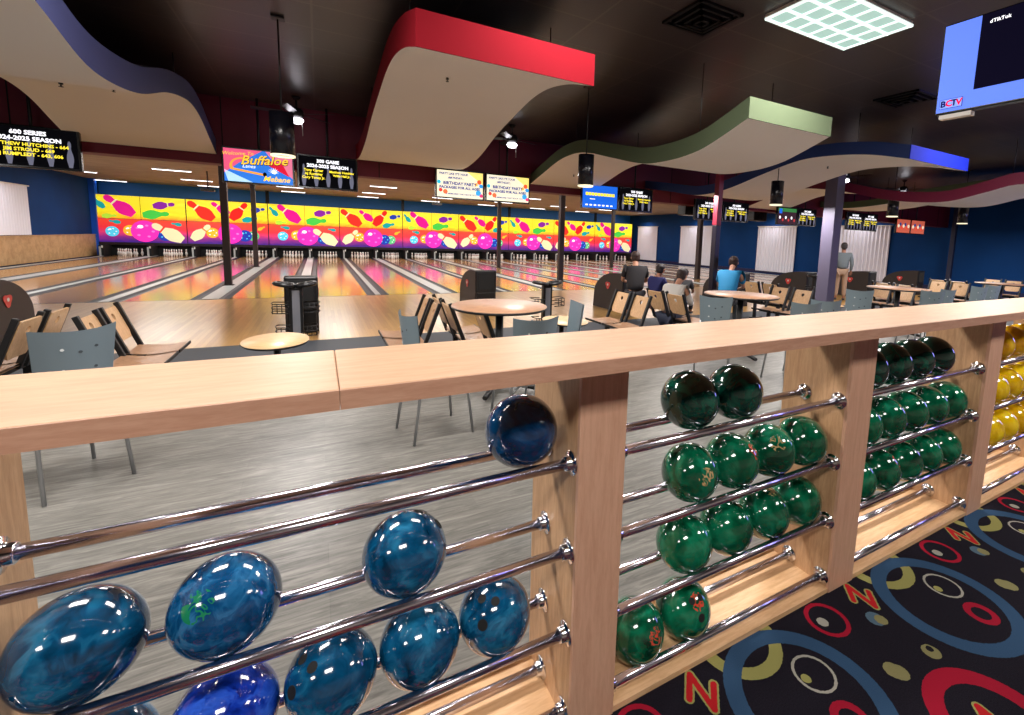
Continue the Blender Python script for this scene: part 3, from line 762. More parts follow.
        for a, b, r, c in ((.84, .3, .1, (230, 90, 50)), (.92, 0, .09, (50, 150, 220)), (.7, .1, .07, (240, 180, 60)), (-.92, .1, .08, (40, 180, 210)), (.8, -.55, .12, (60, 160, 220)), (.93, -.75, .08, (220, 60, 110)), (-.85, -.5, .08, (220, 60, 60)), (-.65, -.6, .1, (235, 110, 70))):
            s.poly(disc_pts(a * W, b * H, r * W, r * W, -.038, 14), scr('dot%d%d%d' % c, c, 1.0))
        sc = s.build('screen', root, normals=False); nv = scr('navy_ink', (30, 50, 150), .6)
        letter(sc, "PARTY LIKE IT'S YOUR", -W * .3, H * .75, H * .22, nv, y=-.044, shear=.15, bold=.002)
        letter(sc, "BIRTHDAY...", -W * .2, H * .45, H * .22, nv, y=-.044, shear=.15, bold=.002)
        letter(sc, "BIRTHDAY PARTY", -W * .02, H * .05, H * .32, nv, y=-.044, bold=.003)
        letter(sc, "PACKAGES FOR ALL AGES", -W * .02, -H * .27, H * .27, nv, y=-.044, bold=.003)
        letter(sc, "& MEMORIES THAT ROCK YOU", W * .05, -H * .75, H * .17, nv, y=-.044, bold=.001)
    elif content == 'blue':
        s.box((-W, -.034, -H), (W, -.031, H), scr('score_blue', (30, 100, 220), 1.0))
        for k in range(10): s.poly([P(-.84 + k * .17, .34), P(-.69 + k * .17, .34), P(-.69 + k * .17, .08), P(-.84 + k * .17, .08)], sY)
        for k in range(7): s.poly([P(-.84 + k * .24, -.7), P(-.7 + k * .24, -.7), P(-.7 + k * .24, -.82), P(-.84 + k * .24, -.82)], sW)
        s.poly([P(-.6, -.2), P(-.3, -.2), P(-.3, -.26), P(-.6, -.26)], sW)
        s.build('screen', root, normals=False)
    elif content == 'sport':
        s.box((-W, -.034, -H), (W, -.031, H), scr('sport_dark', (60, 40, 50), .8))
        s.poly([P(-1, 1), P(1, 1), P(1, .55), P(-1, .55)], scr('pitch_green', (60, 130, 70), .8))
        for k in range(6): s.poly(disc_pts((-.8 + k * .32) * W, (-.2 - .3 * (k % 2)) * H, .09 * W, .2 * H, -.039, 10), scr('shirt_red', (190, 60, 60)) if k % 2 else sW)
        s.poly([P(-.9, .9, -.039), P(-.6, .9, -.039), P(-.6, .3, -.039), P(-.9, .3, -.039)], scr('score_blue', (30, 100, 220), 1.0))
        s.build('screen', root, normals=False)
    else:
        s.box((-W, -.034, -H), (W, -.031, H), scr('food_orange', (190, 90, 70), .8))
        for k in range(7): s.poly(disc_pts((-.75 + k * .25) * W, (.3 * math.sin(k * 2.1)) * H, .16 * W, .26 * H, -.037 - k * .0004, 12), [scr('food_cream', (236, 210, 180)), scr('food_blue', (40, 60, 120)), scr('food_red', (214, 70, 50))][k % 3])
        s.build('screen', root, normals=False)
    return root
monitor(-4.04, -3.01, '600', 'scoring monitor with 600 series season bests in yellow and white, at far left edge')
monitor(-1.355, -.335, 'logo', 'scoring monitor with the colourful lanes logo, left of the 300 game screen')
monitor(-.30, .665, '300', 'scoring monitor with 300 game season names over grey pins, right of the logo screen')
monitor(2.07, 3.07, 'party', 'scoring monitor with birthday party advert, left one of the two under the red cloud')
monitor(3.10, 4.11, 'party', 'scoring monitor with birthday party advert, right one of the two under the red cloud')
monitor(5.43, 6.46, 'blue', 'scoring monitor with bright blue score sheet and a yellow bar')
monitor(6.5, 7.53, '500', 'scoring monitor with season names, touching the right of the blue score sheet screen')
monitor(9.0, 10.02, '300', 'dark scoring monitor with season names just left of the red and black post', z0=2.22, z1=2.78)
monitor(10.05, 11.1, '500', 'dark scoring monitor with season names just right of the red and black post', z0=2.22, z1=2.78)
monitor(12.38, 13.3, 'sport', 'scoring monitor with a sports match in green and red', z0=2.24, z1=2.78)
monitor(13.33, 14.3, '300', 'dark scoring monitor with yellow names, right of the sports match screen', z0=2.24, z1=2.80)
monitor(16.0, 16.93, '500', 'dark scoring monitor with yellow names, left one over the widest right curtain', z0=2.22, z1=2.84)
monitor(16.95, 17.9, '300', 'dark scoring monitor with yellow names, right one over the widest right curtain', z0=2.22, z1=2.84)
monitor(19.2, 20.2, 'food', 'scoring monitor with orange food pictures, left of the pair on the blue wall', z0=2.22, z1=2.78)
monitor(20.25, 21.3, 'food', 'scoring monitor with orange food pictures, right of the pair on the blue wall', z0=2.22, z1=2.78)

# near screen at top right, faces -X
root = empty('wall_television', (3.5, 1.63, 2.45), 0, 'flat television hanging near top right with light blue frame graphic and dark video', 'television')
T = MB().box((0, -.96, 0), (.06, 0, .55), m_bezel, .008)
T.build('case', root)
s = MB().box((-.004, -.945, .012), (0, -.012, .54), scr('periwinkle', (96, 128, 236), .8))
s.box((-.006, -.945, .115), (-.003, -.20, .54), scr('video_dark', (14, 12, 30), .6))
s.poly([V((-.0075, -.2 - .745 * a, .115 + .42 * b)) for a, b in ((.35, .42), (.6, .62), (1, .66), (1, .3), (.6, .34))], scr('video_grey', (110, 110, 125), .7))
s.box((-.0066, -.151, .030), (-.005, -.028, .088), scr('logo_border', (40, 50, 120), .8)).box((-.0074, -.148, .033), (-.006, -.031, .085), scr('logo_pale', (130, 160, 240), .8))
sc = s.build('screen', root, normals=False)
def letL(txt, y, z, size, m, bold=.001):
    me = text_mesh(txt, size, 'LEFT', bold)
    M = Matrix.Translation((-.009, y, z)) @ Matrix.Rotation(R(-90), 4, 'Z') @ Matrix.Rotation(R(90), 4, 'X')
    MB().add_mesh(me, M, m).build('lettering', sc, normals=False)
letL('B', -.034, .058, .052, scr('ink_navy', (20, 20, 90), .6), .002); letL('C', -.062, .058, .052, scr('ink_red', (220, 20, 60), 1), .002)
letL('T', -.092, .058, .052, scr('ink_navy', (20, 20, 90), .6), .002); letL('V', -.118, .058, .052, scr('ink_red', (220, 20, 60), 1), .002)
letL('TikTok', -.258, .488, .028, sW, .0006); letL('d', -.242, .488, .028, sW, .0006)
MB().box((.02, -.5, .55), (.05, -.46, CEIL - 2.45), m_blackm).build('ceiling_mount', root)
MB().box((.0, -.2, -.03), (.05, -.03, -.005), m_white).build('soundbar', root)

# ------------------------------------------------------------------ counter and ball rack
tag(MB().box((-2.6, 1.01, 1.226), (.0275, 1.36, 1.267), m_top, .003).build('countertop'), 'light maple laminate countertop slab on the rack, left of the seam', 'countertop')
ct1 = bpy.data.objects['countertop']; MB().box((-2.6, 1.006, 1.2255), (.0275, 1.0105, 1.2655), m_edge).build('edge_band', ct1)
tag(MB().box((.0285, 1.01, 1.226), (6.4, 1.36, 1.267), m_top, .003).build('countertop'), 'light maple laminate countertop slab on the rack, long one right of the seam', 'countertop')
ct2 = bpy.data.objects['countertop.001']; MB().box((.0285, 1.006, 1.2255), (6.4, 1.0105, 1.2655), m_edge).build('edge_band', ct2)
rack = empty('ball_rack', (0, 1.13, 0), 0, 'maple ball rack with chrome rails under the counter, filled with bowling balls', 'ball rack')
ro = V((0, -1.13, 0))
PX = [(-2.1, -1.935), (-.75, -.588), (.65, .816), (1.998, 2.185), (3.36, 3.54), (4.70, 4.87), (6.05, 6.22)]
FZ = [.905, .617, .336, .062]; RZ = [.894, .614, .3245, .062]
FY, RY, RR = 1.173, 1.342, .0165
for a, b in PX:
    p = MB().box((a, 1.145, 0), (b, 1.46, 1.2255), m_panel, .002).build('upright', rack, ro)
    MB().box((a, 1.13, 0), (b, 1.1455, 1.2255), m_face, .002).build('face_board', p)
for (a0, a), (b, b1) in zip(PX, PX[1:]):
    MB().box((a, 1.135, 0), (b, 1.46, .022), m_shelf).box((a, 1.44, .022), (b, 1.458, .055), m_shelf).build('bottom_shelf', rack, ro)
    for zs, y in ((FZ, FY), (RZ, RY)):
        for z in zs:
            r = MB().cyl((a + .003, y, z), (b - .003, y, z), RR, m_chrome, n=24).build('rail', rack, ro)
            for xx, sg in ((a, 1), (b, -1)):
                fl = MB(); M = Matrix.Translation((xx, y, z)) @ Matrix.Rotation(sg * PI / 2, 4, 'Y')
                fl.lathe([(0, 0), (.037, 0), (.0385, .002), (.037, .005), (.026, .007), (.0235, .011), (.0225, .024), (.019, .027), (.0165, .027)], m_flange, 24)
                fl.xf(M); fl.build('flange', r)
# balls
BR = .1092
bmesh_cache = {}
def ball(kind, x, row, label, rot, holes=False, group=None):
    y, z = {1: (1.265, .994), 2: (1.26, .706), 3: (1.26, .419), 4: (1.2575, .1355)}[row]
    if kind not in bmesh_cache:
        bm = bmesh.new(); bmesh.ops.create_uvsphere(bm, u_segments=48, v_segments=32, radius=BR)
        for f in bm.faces: f.smooth = True
        me = bpy.data.meshes.new('bowling_ball'); bm.to_mesh(me); bm.free(); me.materials.append(BM[kind]); bmesh_cache[kind] = me
    o = bpy.data.objects.new('bowling_ball', bmesh_cache[kind]); C.objects.link(o)
    o.location = (x, y, z); o.rotation_euler = rot
    tag(o, label, 'bowling ball', group)
    if holes:
        for (dx, dz, r) in ((-.02, .03, .0125), (.022, .03, .0125), (0, -.032, .015)):
            n = V((dx, 0, dz)); yy = -math.sqrt(BR ** 2 - n.length_squared); c = V((dx, yy, dz)); nn = c.normalized()
            h = MB().cyl(c * .97, c * 1.0008 if True else c, r, m_dark, n=18)
            h.lathe([(r, 0), (r + .0022, .0002), (r + .003, -.0006)], mat('hole_rim', (120, 110, 90), .3), 18) if False else None
            h.build('finger_hole', o)
    return o
G1, G2, G3, G4 = 'blue balls in the near left bay', 'green balls in the middle bay', 'green balls in the second green bay', 'yellow balls in the far right bay'
up = lambda a, b=0., c=0.: (R(a), R(b), R(c))
ball('navy', .522, 1, 'dark navy bowling ball alone on the top rails beside the first upright', up(-80, 0, 20), False, G1)
ball('teal', .184, 2, 'teal blue bowling ball on second rails, standing apart at the right', up(-60, 30, 60), True, G1)
ball('tealE', -.21, 2, 'teal ball with fine green print on second rails, middle one of three', up(-25, 0, -30), False, G1)
ball('teal', -.456, 2, 'large looking teal blue bowling ball at far left on the second rails', up(-130, 0, 150), False, G1)
ball('teal', .444, 3, 'teal blue bowling ball on third rails closest to the first upright', up(-42, 0, -40), True, G1)
ball('teal', .222, 3, 'plain teal bowling ball on third rails, second from the upright', up(-150, 0, 40), False, G1)
ball('teal', .0, 3, 'teal bowling ball with a dark thumb hole on third rails, third from the upright', up(-38, 0, -60), True, G1)
ball('royal', -.224, 3, 'royal blue marbled bowling ball on third rails at the bottom edge', up(-150, 30, 0), False, G1)
ball('teal', -.45, 3, 'light teal bowling ball, only its top showing at the bottom left', up(-150, 30, 90), False, G1)
ball('greenD', 1.198, 1, 'dark green bowling ball with faint red print, left of two on the top rails', up(-30, 0, 160), True, G2)
ball('greenD', 1.434, 1, 'dark green bowling ball, right of two on the top rails', up(-160, 0, 20), False, G2)
for i, (x, k, l, rt) in enumerate(((1.218, 'greenG', 'with gold emblem, first from left', up(-6, 10, -14)), (1.442, 'greenR', 'with small red print, second from left', up(-25, 0, 20)), (1.664, 'greenG', 'with gold lettering, third from left', up(-28, -20, -16)), (1.884, 'green', 'plain, fourth and last from left', up(-150, 0, 0)))):
    ball(k, x, 2, 'green bowling ball %s on second rails, middle bay' % l, rt, False, G2)
for i, (x, k, l, rt) in enumerate(((1.211, 'green', 'first from left', up(-150, 0, 30)), (1.436, 'green', 'second from left', up(-150, 0, 80)), (1.665, 'greenG', 'third from left, faint gold print on top', up(-70, 0, 0)), (1.886, 'green', 'fourth and last from left', up(-150, 0, 140)))):
    ball(k, x, 3, 'green bowling ball %s on third rails, middle bay' % l, rt, False, G2)
ball('greenR', .99, 4, 'green bowling ball with red print on bottom rails, half behind the upright', up(-10, 0, 10), False, G2)
ball('greenR', 1.225, 4, 'green bowling ball with dark finger hole on bottom rails, right of the other', up(-35, 0, 0), True, G2)
for row, xs, ks in ((1, (2.335, 2.557, 2.779, 3.0), ('greenD', 'greenD', 'greenD', 'greenD')), (2, (2.33, 2.552, 2.774, 2.996, 3.22), ('green', 'greenG', 'green', 'greenR', 'green')), (3, (2.33, 2.555, 2.78, 3.0, 3.225), ('green', 'greenR', 'green', 'green', 'green'))):
    for i, (x, k) in enumerate(zip(xs, ks)):
        ball(k, x, row, '%s bowling ball in second green bay, %s rails, %s from left' % ('dark green' if k == 'greenD' else 'green', ('top', 'second', 'third')[row - 1], NUM[i]), up(-20 - 10 * i, 10 * i, 15 * i), False, G3)
for row in (1, 2, 3):
    for i, x in enumerate((3.80, 4.022, 4.244, 4.466)):
        k = 'amber' if row == 1 or (row == 3 and i == 2) else 'yellow'
        ball(k, x + (.02 if row == 3 else 0), row, '%s bowling ball in far right bay, %s rails, %s from left' % ('amber yellow' if k == 'amber' else 'bright yellow', ('top', 'second', 'third')[row - 1], NUM[i]), up(-150, 20 * i, 40 * i + row * 30), False, G4)

# ------------------------------------------------------------------ furniture
def cafe_chair_proto():
    """faces +Y, back at -Y"""
    root = empty('cafe_chair', (0, 0, 0), 0, None, 'chair', 'grey metal cafe chairs')
    def back(u, v, off=0):
        a = (u - .5) * 2; w = .187 - .028 * (1 - v)
        return V((a * w, -.235 + .055 * a * a * 1.0 - .05 * v + off, .55 + .41 * v + .02 * a * a * v))
    b = MB().grid(lambda u, v: back(u, v), 14, 6, m_grey).grid(lambda u, v: back(u, v, .006), 14, 6, m_grey)
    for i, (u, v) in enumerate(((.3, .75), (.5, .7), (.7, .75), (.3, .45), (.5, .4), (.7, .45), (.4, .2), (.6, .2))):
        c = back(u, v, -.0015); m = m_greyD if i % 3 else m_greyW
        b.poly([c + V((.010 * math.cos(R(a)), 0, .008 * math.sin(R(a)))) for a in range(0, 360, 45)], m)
    b.build('backrest', root)
    MB().box((-.2, -.2, .45), (.2, .21, .47), m_grey, .008).build('seat', root)
    for sx in (-1, 1):
        MB().tube([(sx * .2, -.26, .0), (sx * .185, -.2, .42), (sx * .165, -.222, .52), (sx * .16, -.232, .68)], .011, m_steel, 8).build('leg', root)
        MB().tube([(sx * .21, .21, .0), (sx * .18, .17, .40), (sx * .175, .14, .445)], .011, m_steel, 8).build('leg', root)
    MB().tube([(-.18, .17, .38), (-.1, .13, .43), (.1, .13, .43), (.18, .17, .38)], .009, m_steel, 8).tube([(-.185, -.2, .38), (-.1, -.16, .43), (.1, -.16, .43), (.185, -.2, .38)], .009, m_steel, 8).build('under_frame', root)
    return root
cc = cafe_chair_proto()
CH = [(-1.38, 3.88, 40, 'grey metal cafe chair at far left, back towards the counter'),
      (.80, 3.72, -80, 'grey metal cafe chair seen edge on, left of the nearest round high table'),
      (1.42, 3.42, 0, 'grey metal cafe chair in front of nearest round table, only its curved back showing'),
      (1.90, 3.88, 80, 'grey metal cafe chair seen edge on, right of the nearest round table'),
      (4.15, 4.05, -45, 'grey metal cafe chair behind counter, just left of the man in the blue shirt table'),
      (4.72, 3.40, -20, 'grey metal cafe chair left of the lilac column base, left of two'),
      (5.22, 3.48, -25, 'grey metal cafe chair at the lilac column base, right of two'),
      (7.12, 4.1, -45, 'grey metal cafe chair right of the lilac column beside the third round table'),
      (8.35, 3.75, -30, 'grey metal cafe chair at right end of the third round table'),
      (8.95, 3.85, -10, 'grey metal cafe chair farther right of the third round table'),
      (10.55, 4.0, -20, 'grey metal cafe chair lit blue at right, left of two by the last round table'),
      (11.4, 4.1, -20, 'grey metal cafe chair lit blue at right, right of two by the last round table')]
for i, (x, y, a, l) in enumerate(CH): put(cc, i, (x, y, 0), R(a), l)

def high_table_proto():
    root = empty('round_table', (0, 0, 0), 0, None, 'table', 'round high tables')
    MB().lathe([(0, .842), (.46, .842), (.48, .856), (.48, .868), (0, .868)], m_blackm, 48).lathe([(0, .868), (.477, .868), (.475, .872), (0, .872)], m_table, 48).build('tabletop', root)
    MB().cyl((0, 0, .05), (0, 0, .845), .04, m_blackm).build('pedestal', root)
    b = MB()
    for k in range(4):
        a = k * PI / 2 + .9; b.tube([(0, 0, .09), (.22 * math.cos(a), .22 * math.sin(a), .06), (.42 * math.cos(a), .42 * math.sin(a), .035)], [.035, .03, .024], m_blackm, 8)
    b.build('base', root)
    return root
ht = high_table_proto()
for i, (x, y, l) in enumerate(((1.60, 4.53, 'nearest round brown high table with black edge on a black pedestal'), (5.22, 4.62, 'round orange brown high table in front of the man in the blue shirt'), (9.45, 4.65, 'round high table right of the lilac column'), (14.1, 4.7, 'round high table farthest right by the blue wall'))):
    put(ht, i, (x, y, 0), .4 * i, l).scale = (1, 1.08, 1)

def low_table_proto():
    root = empty('low_table', (0, 0, 0), 0, None, 'table', 'small oval tables between the bench seats')
    MB().lathe([(0, .53), (.285, .53), (.3, .545), (.3, .552), (0, .552)], m_blackm, 40, sy=1.35).lathe([(0, .552), (.298, .552), (.296, .557), (0, .557)], m_tableL, 40, sy=1.35).build('tabletop', root)
    MB().cyl((0, .1, .02), (0, .1, .53), .035, m_blackm).build('pedestal', root)
    MB().lathe([(0, 0), (.17, 0), (.17, .012), (.04, .03), (0, .03)], m_blackm, 24, c=(0, .1, 0)).build('base', root)
    return root
lt = low_table_proto()
for i, (x, y, l) in enumerate(((-.41, 5.62, 'small pale oval table in front of the black ball return, left of centre'), (2.98, 5.72, 'small pale oval table behind the edge on grey chair, centre'), (8.9, 5.75, 'small pale oval table among the bench seats right of the man in blue'))):
    put(lt, i, (x, y, LZ), 0, l)

def ring_panel(w, h, hole, m, th):
    """panel in XZ plane with round hole; bmesh bridging"""
    bm = MB(); n = 24; mi = bm._mi(m)
    cx, cz, r = 0, h * .72, hole
    vo = []; vi = []
    for yy in (0, th):
        o_, i_ = [], []
        for k in range(n):
            a = 2 * PI * k / n; dx, dz = math.cos(a), math.sin(a)
            t = min(((w / 2) / abs(dx)) if abs(dx) > 1e-6 else 1e9, ((h - cz) / dz) if dz > 1e-6 else ((cz / -dz) if dz < -1e-6 else 1e9))
            o_.append(bm.bm.verts.new((dx * t, yy, cz + dz * t))); i_.append(bm.bm.verts.new((dx * r, yy, cz + dz * r)))
        vo.append(o_); vi.append(i_)
    fs = []
    for s_ in (0, 1):
        for k in range(n): fs.append(bm.bm.faces.new((vo[s_][k], vo[s_][(k + 1) % n], vi[s_][(k + 1) % n], vi[s_][k])))
    for ring in (vo, vi):
        for k in range(n): fs.append(bm.bm.faces.new((ring[0][k], ring[0][(k + 1) % n], ring[1][(k + 1) % n], ring[1][k])))
    bm._fin(fs, m); return bm
def bench_proto(n=2, name='bowler_bench'):
    """seats face +X, backs lean towards -X; seats side by side along Y"""
    root = empty(name, (0, 0, 0), 0, None, 'bench seat', 'wood and black bench seats facing the lanes tables')
    for k in range(n):
        y = (k - (n - 1) / 2) * .52
        M = Matrix.Translation((.02, y, .42)) @ Matrix.Rotation(R(-20), 4, 'Y') @ Matrix.Rotation(PI / 2, 4, 'Z')
        MM = Matrix.Translation((.02, y, .42)) @ Matrix.Rotation(R(-20), 4, 'Y')
        bp = ring_panel(.37, .34, .035, m_backwood, .018); bp.xf(M @ Matrix.Translation((0, 0, .12))); b = bp.build('backrest', root)
        for s_ in (-1, 1):
            MB().box((-.012, s_ * .205 - .02, -.05), (.03, s_ * .205 + .02, .49), m_blackm, .005, MM).build('back_bar', b)
        def seat(u, v, o_=0):
            return V((.02 + .41 * u, y + (v - .5) * .46, .43 - .025 * math.sin(u * PI) + .02 * (u > .9) * 0 - o_))
        s_ = MB().grid(lambda u, v: seat(u, v), 8, 4, m_seatwood).grid(lambda u, v: seat(u, v, .022), 8, 4, m_seatwood)
        s_.box((.425, y - .23, .40), (.438, y + .23, .432), m_blackm, .003).build('seat', root)
        MB().poly([V((.15 + .09 * math.cos(a * PI / 8) * 1.5, y + .07 * math.sin(a * PI / 8), .4105 + .0)) for a in range(16)], mat('seat_worn_patch', (196, 180, 164), .25)).build('seat_patch', root) if False else None
    L = n * .26
    MB().box((.08, -L, .34), (.16, L, .395), m_blackm, .004).build('beam', root)
    for s_ in (-1, 1) if n > 1 else (0,):
        MB().box((.09, s_ * L * .6 - .03, 0), (.15, s_ * L * .6 + .03, .34), m_blackm, .004).box((0, s_ * L * .6 - .04, 0), (.34, s_ * L * .6 + .04, .02), m_blackm).build('leg', root)
    return root
bp_ = bench_proto(); used = 0
BEN = [(-1.70, 6.02, 0, 'two seat wooden bench facing right, behind the far left grey chair'),
       (-2.32, 6.02, 180, 'two seat wooden bench facing left, at the far left edge beside the brown ball return'),
       (1.47, 5.97, 0, 'two seat wooden bench facing right, at the left edge of the nearest high table'),
       (1.08, 5.98, 180, 'two seat wooden bench facing left, back to back beside the nearest high table'),
       (4.18, 5.98, 180, 'two seat wooden bench facing left, with round holes, before the person in black'),
       (5.15, 6.05, 0, 'two seat wooden bench facing right, carrying the person in the pale grey shirt'),
       (8.1, 6.0, 180, 'two seat wooden bench facing left, behind the orange brown round table'),
       (8.75, 7.1, 0, 'two seat wooden bench facing right, seen past the orange brown round table'),
       (11.9, 6.0, 180, 'two seat wooden bench facing left, behind the third round table'),
       (12.6, 6.3, 0, 'two seat wooden bench facing right, behind the third round table'),
       (15.1, 6.2, 180, 'two seat wooden bench facing left, right of the third round table'),
       (16.2, 6.6, 0, 'two seat wooden bench facing right, before the thin blue post'),
       (18.9, 6.3, 180, 'two seat wooden bench facing left, at the far right by the last round table')]
for x, y, a, l in BEN: put(bp_, used, (x, y, LZ), R(a), l); used = 1
b1 = bench_proto(1, 'bench_seat')
put(b1, 0, (1.72, 5.2, LZ), 0, 'single wooden bench seat under the nearest round high table, back panel with a slot')

def return_proto():
    """near end (mouth) at y=0 facing -Y, tail towards +Y"""
    root = empty('ball_return', (0, 0, 0), 0, None, 'ball return', 'ball return machines on the approach')
    W = .235; H = .92
    prof = [(0, 0), (0, H - .05), (.05, H), (.22, H)]
    for k in range(1, 13):
        a = k / 12 * PI / 2; prof.append((.22 + 1.05 * math.sin(a), .36 + (H - .36) * math.cos(a)))
    prof += [(1.3, .0)]
    s = MB().prism([V((-W, a, b)) for a, b in prof], (2 * W, 0, 0), m_hood).build('hood', root)
    for sx in (-1, 1):
        x = sx * (W + .004)
        tri = [V((x, .62 + .095 * math.sin(q) * (1 + .18 * math.cos(3 * q)), .60 - .085 * math.cos(q) * (1 + .18 * math.cos(3 * q)))) for q in [2 * PI * k / 30 for k in range(30)]]
        b = MB().prism(tri, (sx * .006, 0, 0), m_redlogo).cyl((x + sx * .006, .62, .61), (x + sx * .010, .62, .61), .028, m_white, n=14).build('badge', s)
    f = MB().box((-W - .005, -.03, .42), (W + .005, .02, H + .01), m_black, .03)
    f.box((-W + .06, -.036, .50), (W - .06, -.028, H - .05), m_dark, .003).build('front_frame', root)
    MB().box((-W + .03, -.03, 0), (W - .03, .1, .44), m_black, .01).build('lower_box', root)
    return root
def rackhead_proto():
    root = empty('ball_tray_stand', (0, 0, 0), 0, None, 'ball tray stand', 'Y shaped ball tray stands')
    MB().box((-.05, -.052, 0), (.05, -.045, .76), mat('silver_strip', (150, 152, 160), .3, .6)).box((-.09, -.045, 0), (.09, .06, .80), m_black, .01).build('post', root)
    for sx in (-1, 1):
        pts = [V((sx * (.02 + .125 * (1 + math.cos(a))), .14 * math.sin(a), .83 + .04 * (1 + math.cos(a)) / 2)) for a in [2 * PI * k / 20 for k in range(20)]]
        MB().tube(pts, .032, m_black, 8, True).poly([p - V((0, 0, .02)) for p in pts], m_rail).build('tray', root)
        for z0, xw in ((.42, .30), (.06, .26)):
            wr = MB()
            for z in (z0, z0 + .07, z0 + .14):
                wr.tube([V((sx * .1, -.13, z)), V((sx * xw, -.13, z + .01)), V((sx * (xw + .02), .0, z + .01)), V((sx * xw, .12, z + .01)), V((sx * .1, .12, z))], .008, m_blackm, 6)
            for q in range(3): wr.cyl((sx * (xw - .06 * q), -.13, z0), (sx * (xw - .06 * q), -.13, z0 + .15), .006, m_blackm, n=6)
            wr.build('wire_basket', root)
    return root
rp = return_proto(); used = 0
for x, y, l in ((-3.92, 8.6, 'brown domed ball return with a red badge at far left edge'), (-.27, 8.85, 'black fronted ball return behind the small oval table, left of centre'),
                (3.2, 10.0, 'brown and black ball return behind the nearest round high table'), (6.38, 8.95, 'brown domed ball return with red badge beside the person in black'),
                (10.1, 8.9, 'dark ball return behind the man in the blue shirt, left of him'), (13.2, 9.0, 'black ball return left of the lilac column'), (16.7, 9.1, 'black ball return with red badge right of the standing man'), (20.2, 9.2, 'black ball return with red badge farther right of the standing man')):
    put(rp, used, (x, y, LZ), 0, l); used = 1
kp = rackhead_proto(); used = 0
for x, y, l in ((-.33, 8.35, 'black and silver ball tray stand before the ball return left of centre'), (3.72, 7.9, 'black and silver ball tray stand right of the nearest round high table'), (12.7, 8.5, 'black ball tray stand before the ball return left of the lilac column')):
    put(kp, used, (x, y, LZ), 0, l); used = 1

# ------------------------------------------------------------------ people
def skinmesh(name, joints, edges, m, parent, sub=2, loc=None):
    me = bpy.data.meshes.new(name); me.from_pydata([j[0] for j in joints], edges, [])
    o = bpy.data.objects.new(name, me); C.objects.link(o)
    sk = o.modifiers.new('s', 'SKIN'); sk.use_smooth_shade = True
    for i, j in enumerate(joints):
        r = j[1]; me.skin_vertices[0].data[i].radius = r if isinstance(r, tuple) else (r, r)
    me.skin_vertices[0].data[0].use_root = True
    ss = o.modifiers.new('d', 'SUBSURF'); ss.levels = sub; ss.render_levels = sub
    bpy.context.view_layer.update()
    m2 = bpy.data.meshes.new_from_object(o.evaluated_get(bpy.context.evaluated_depsgraph_get()))
    bpy.data.objects.remove(o)
    for p in m2.polygons: p.use_smooth = True
    m2.materials.clear(); m2.materials.append(m)
    o = bpy.data.objects.new(name, m2); C.objects.link(o); o.parent = parent
    return o
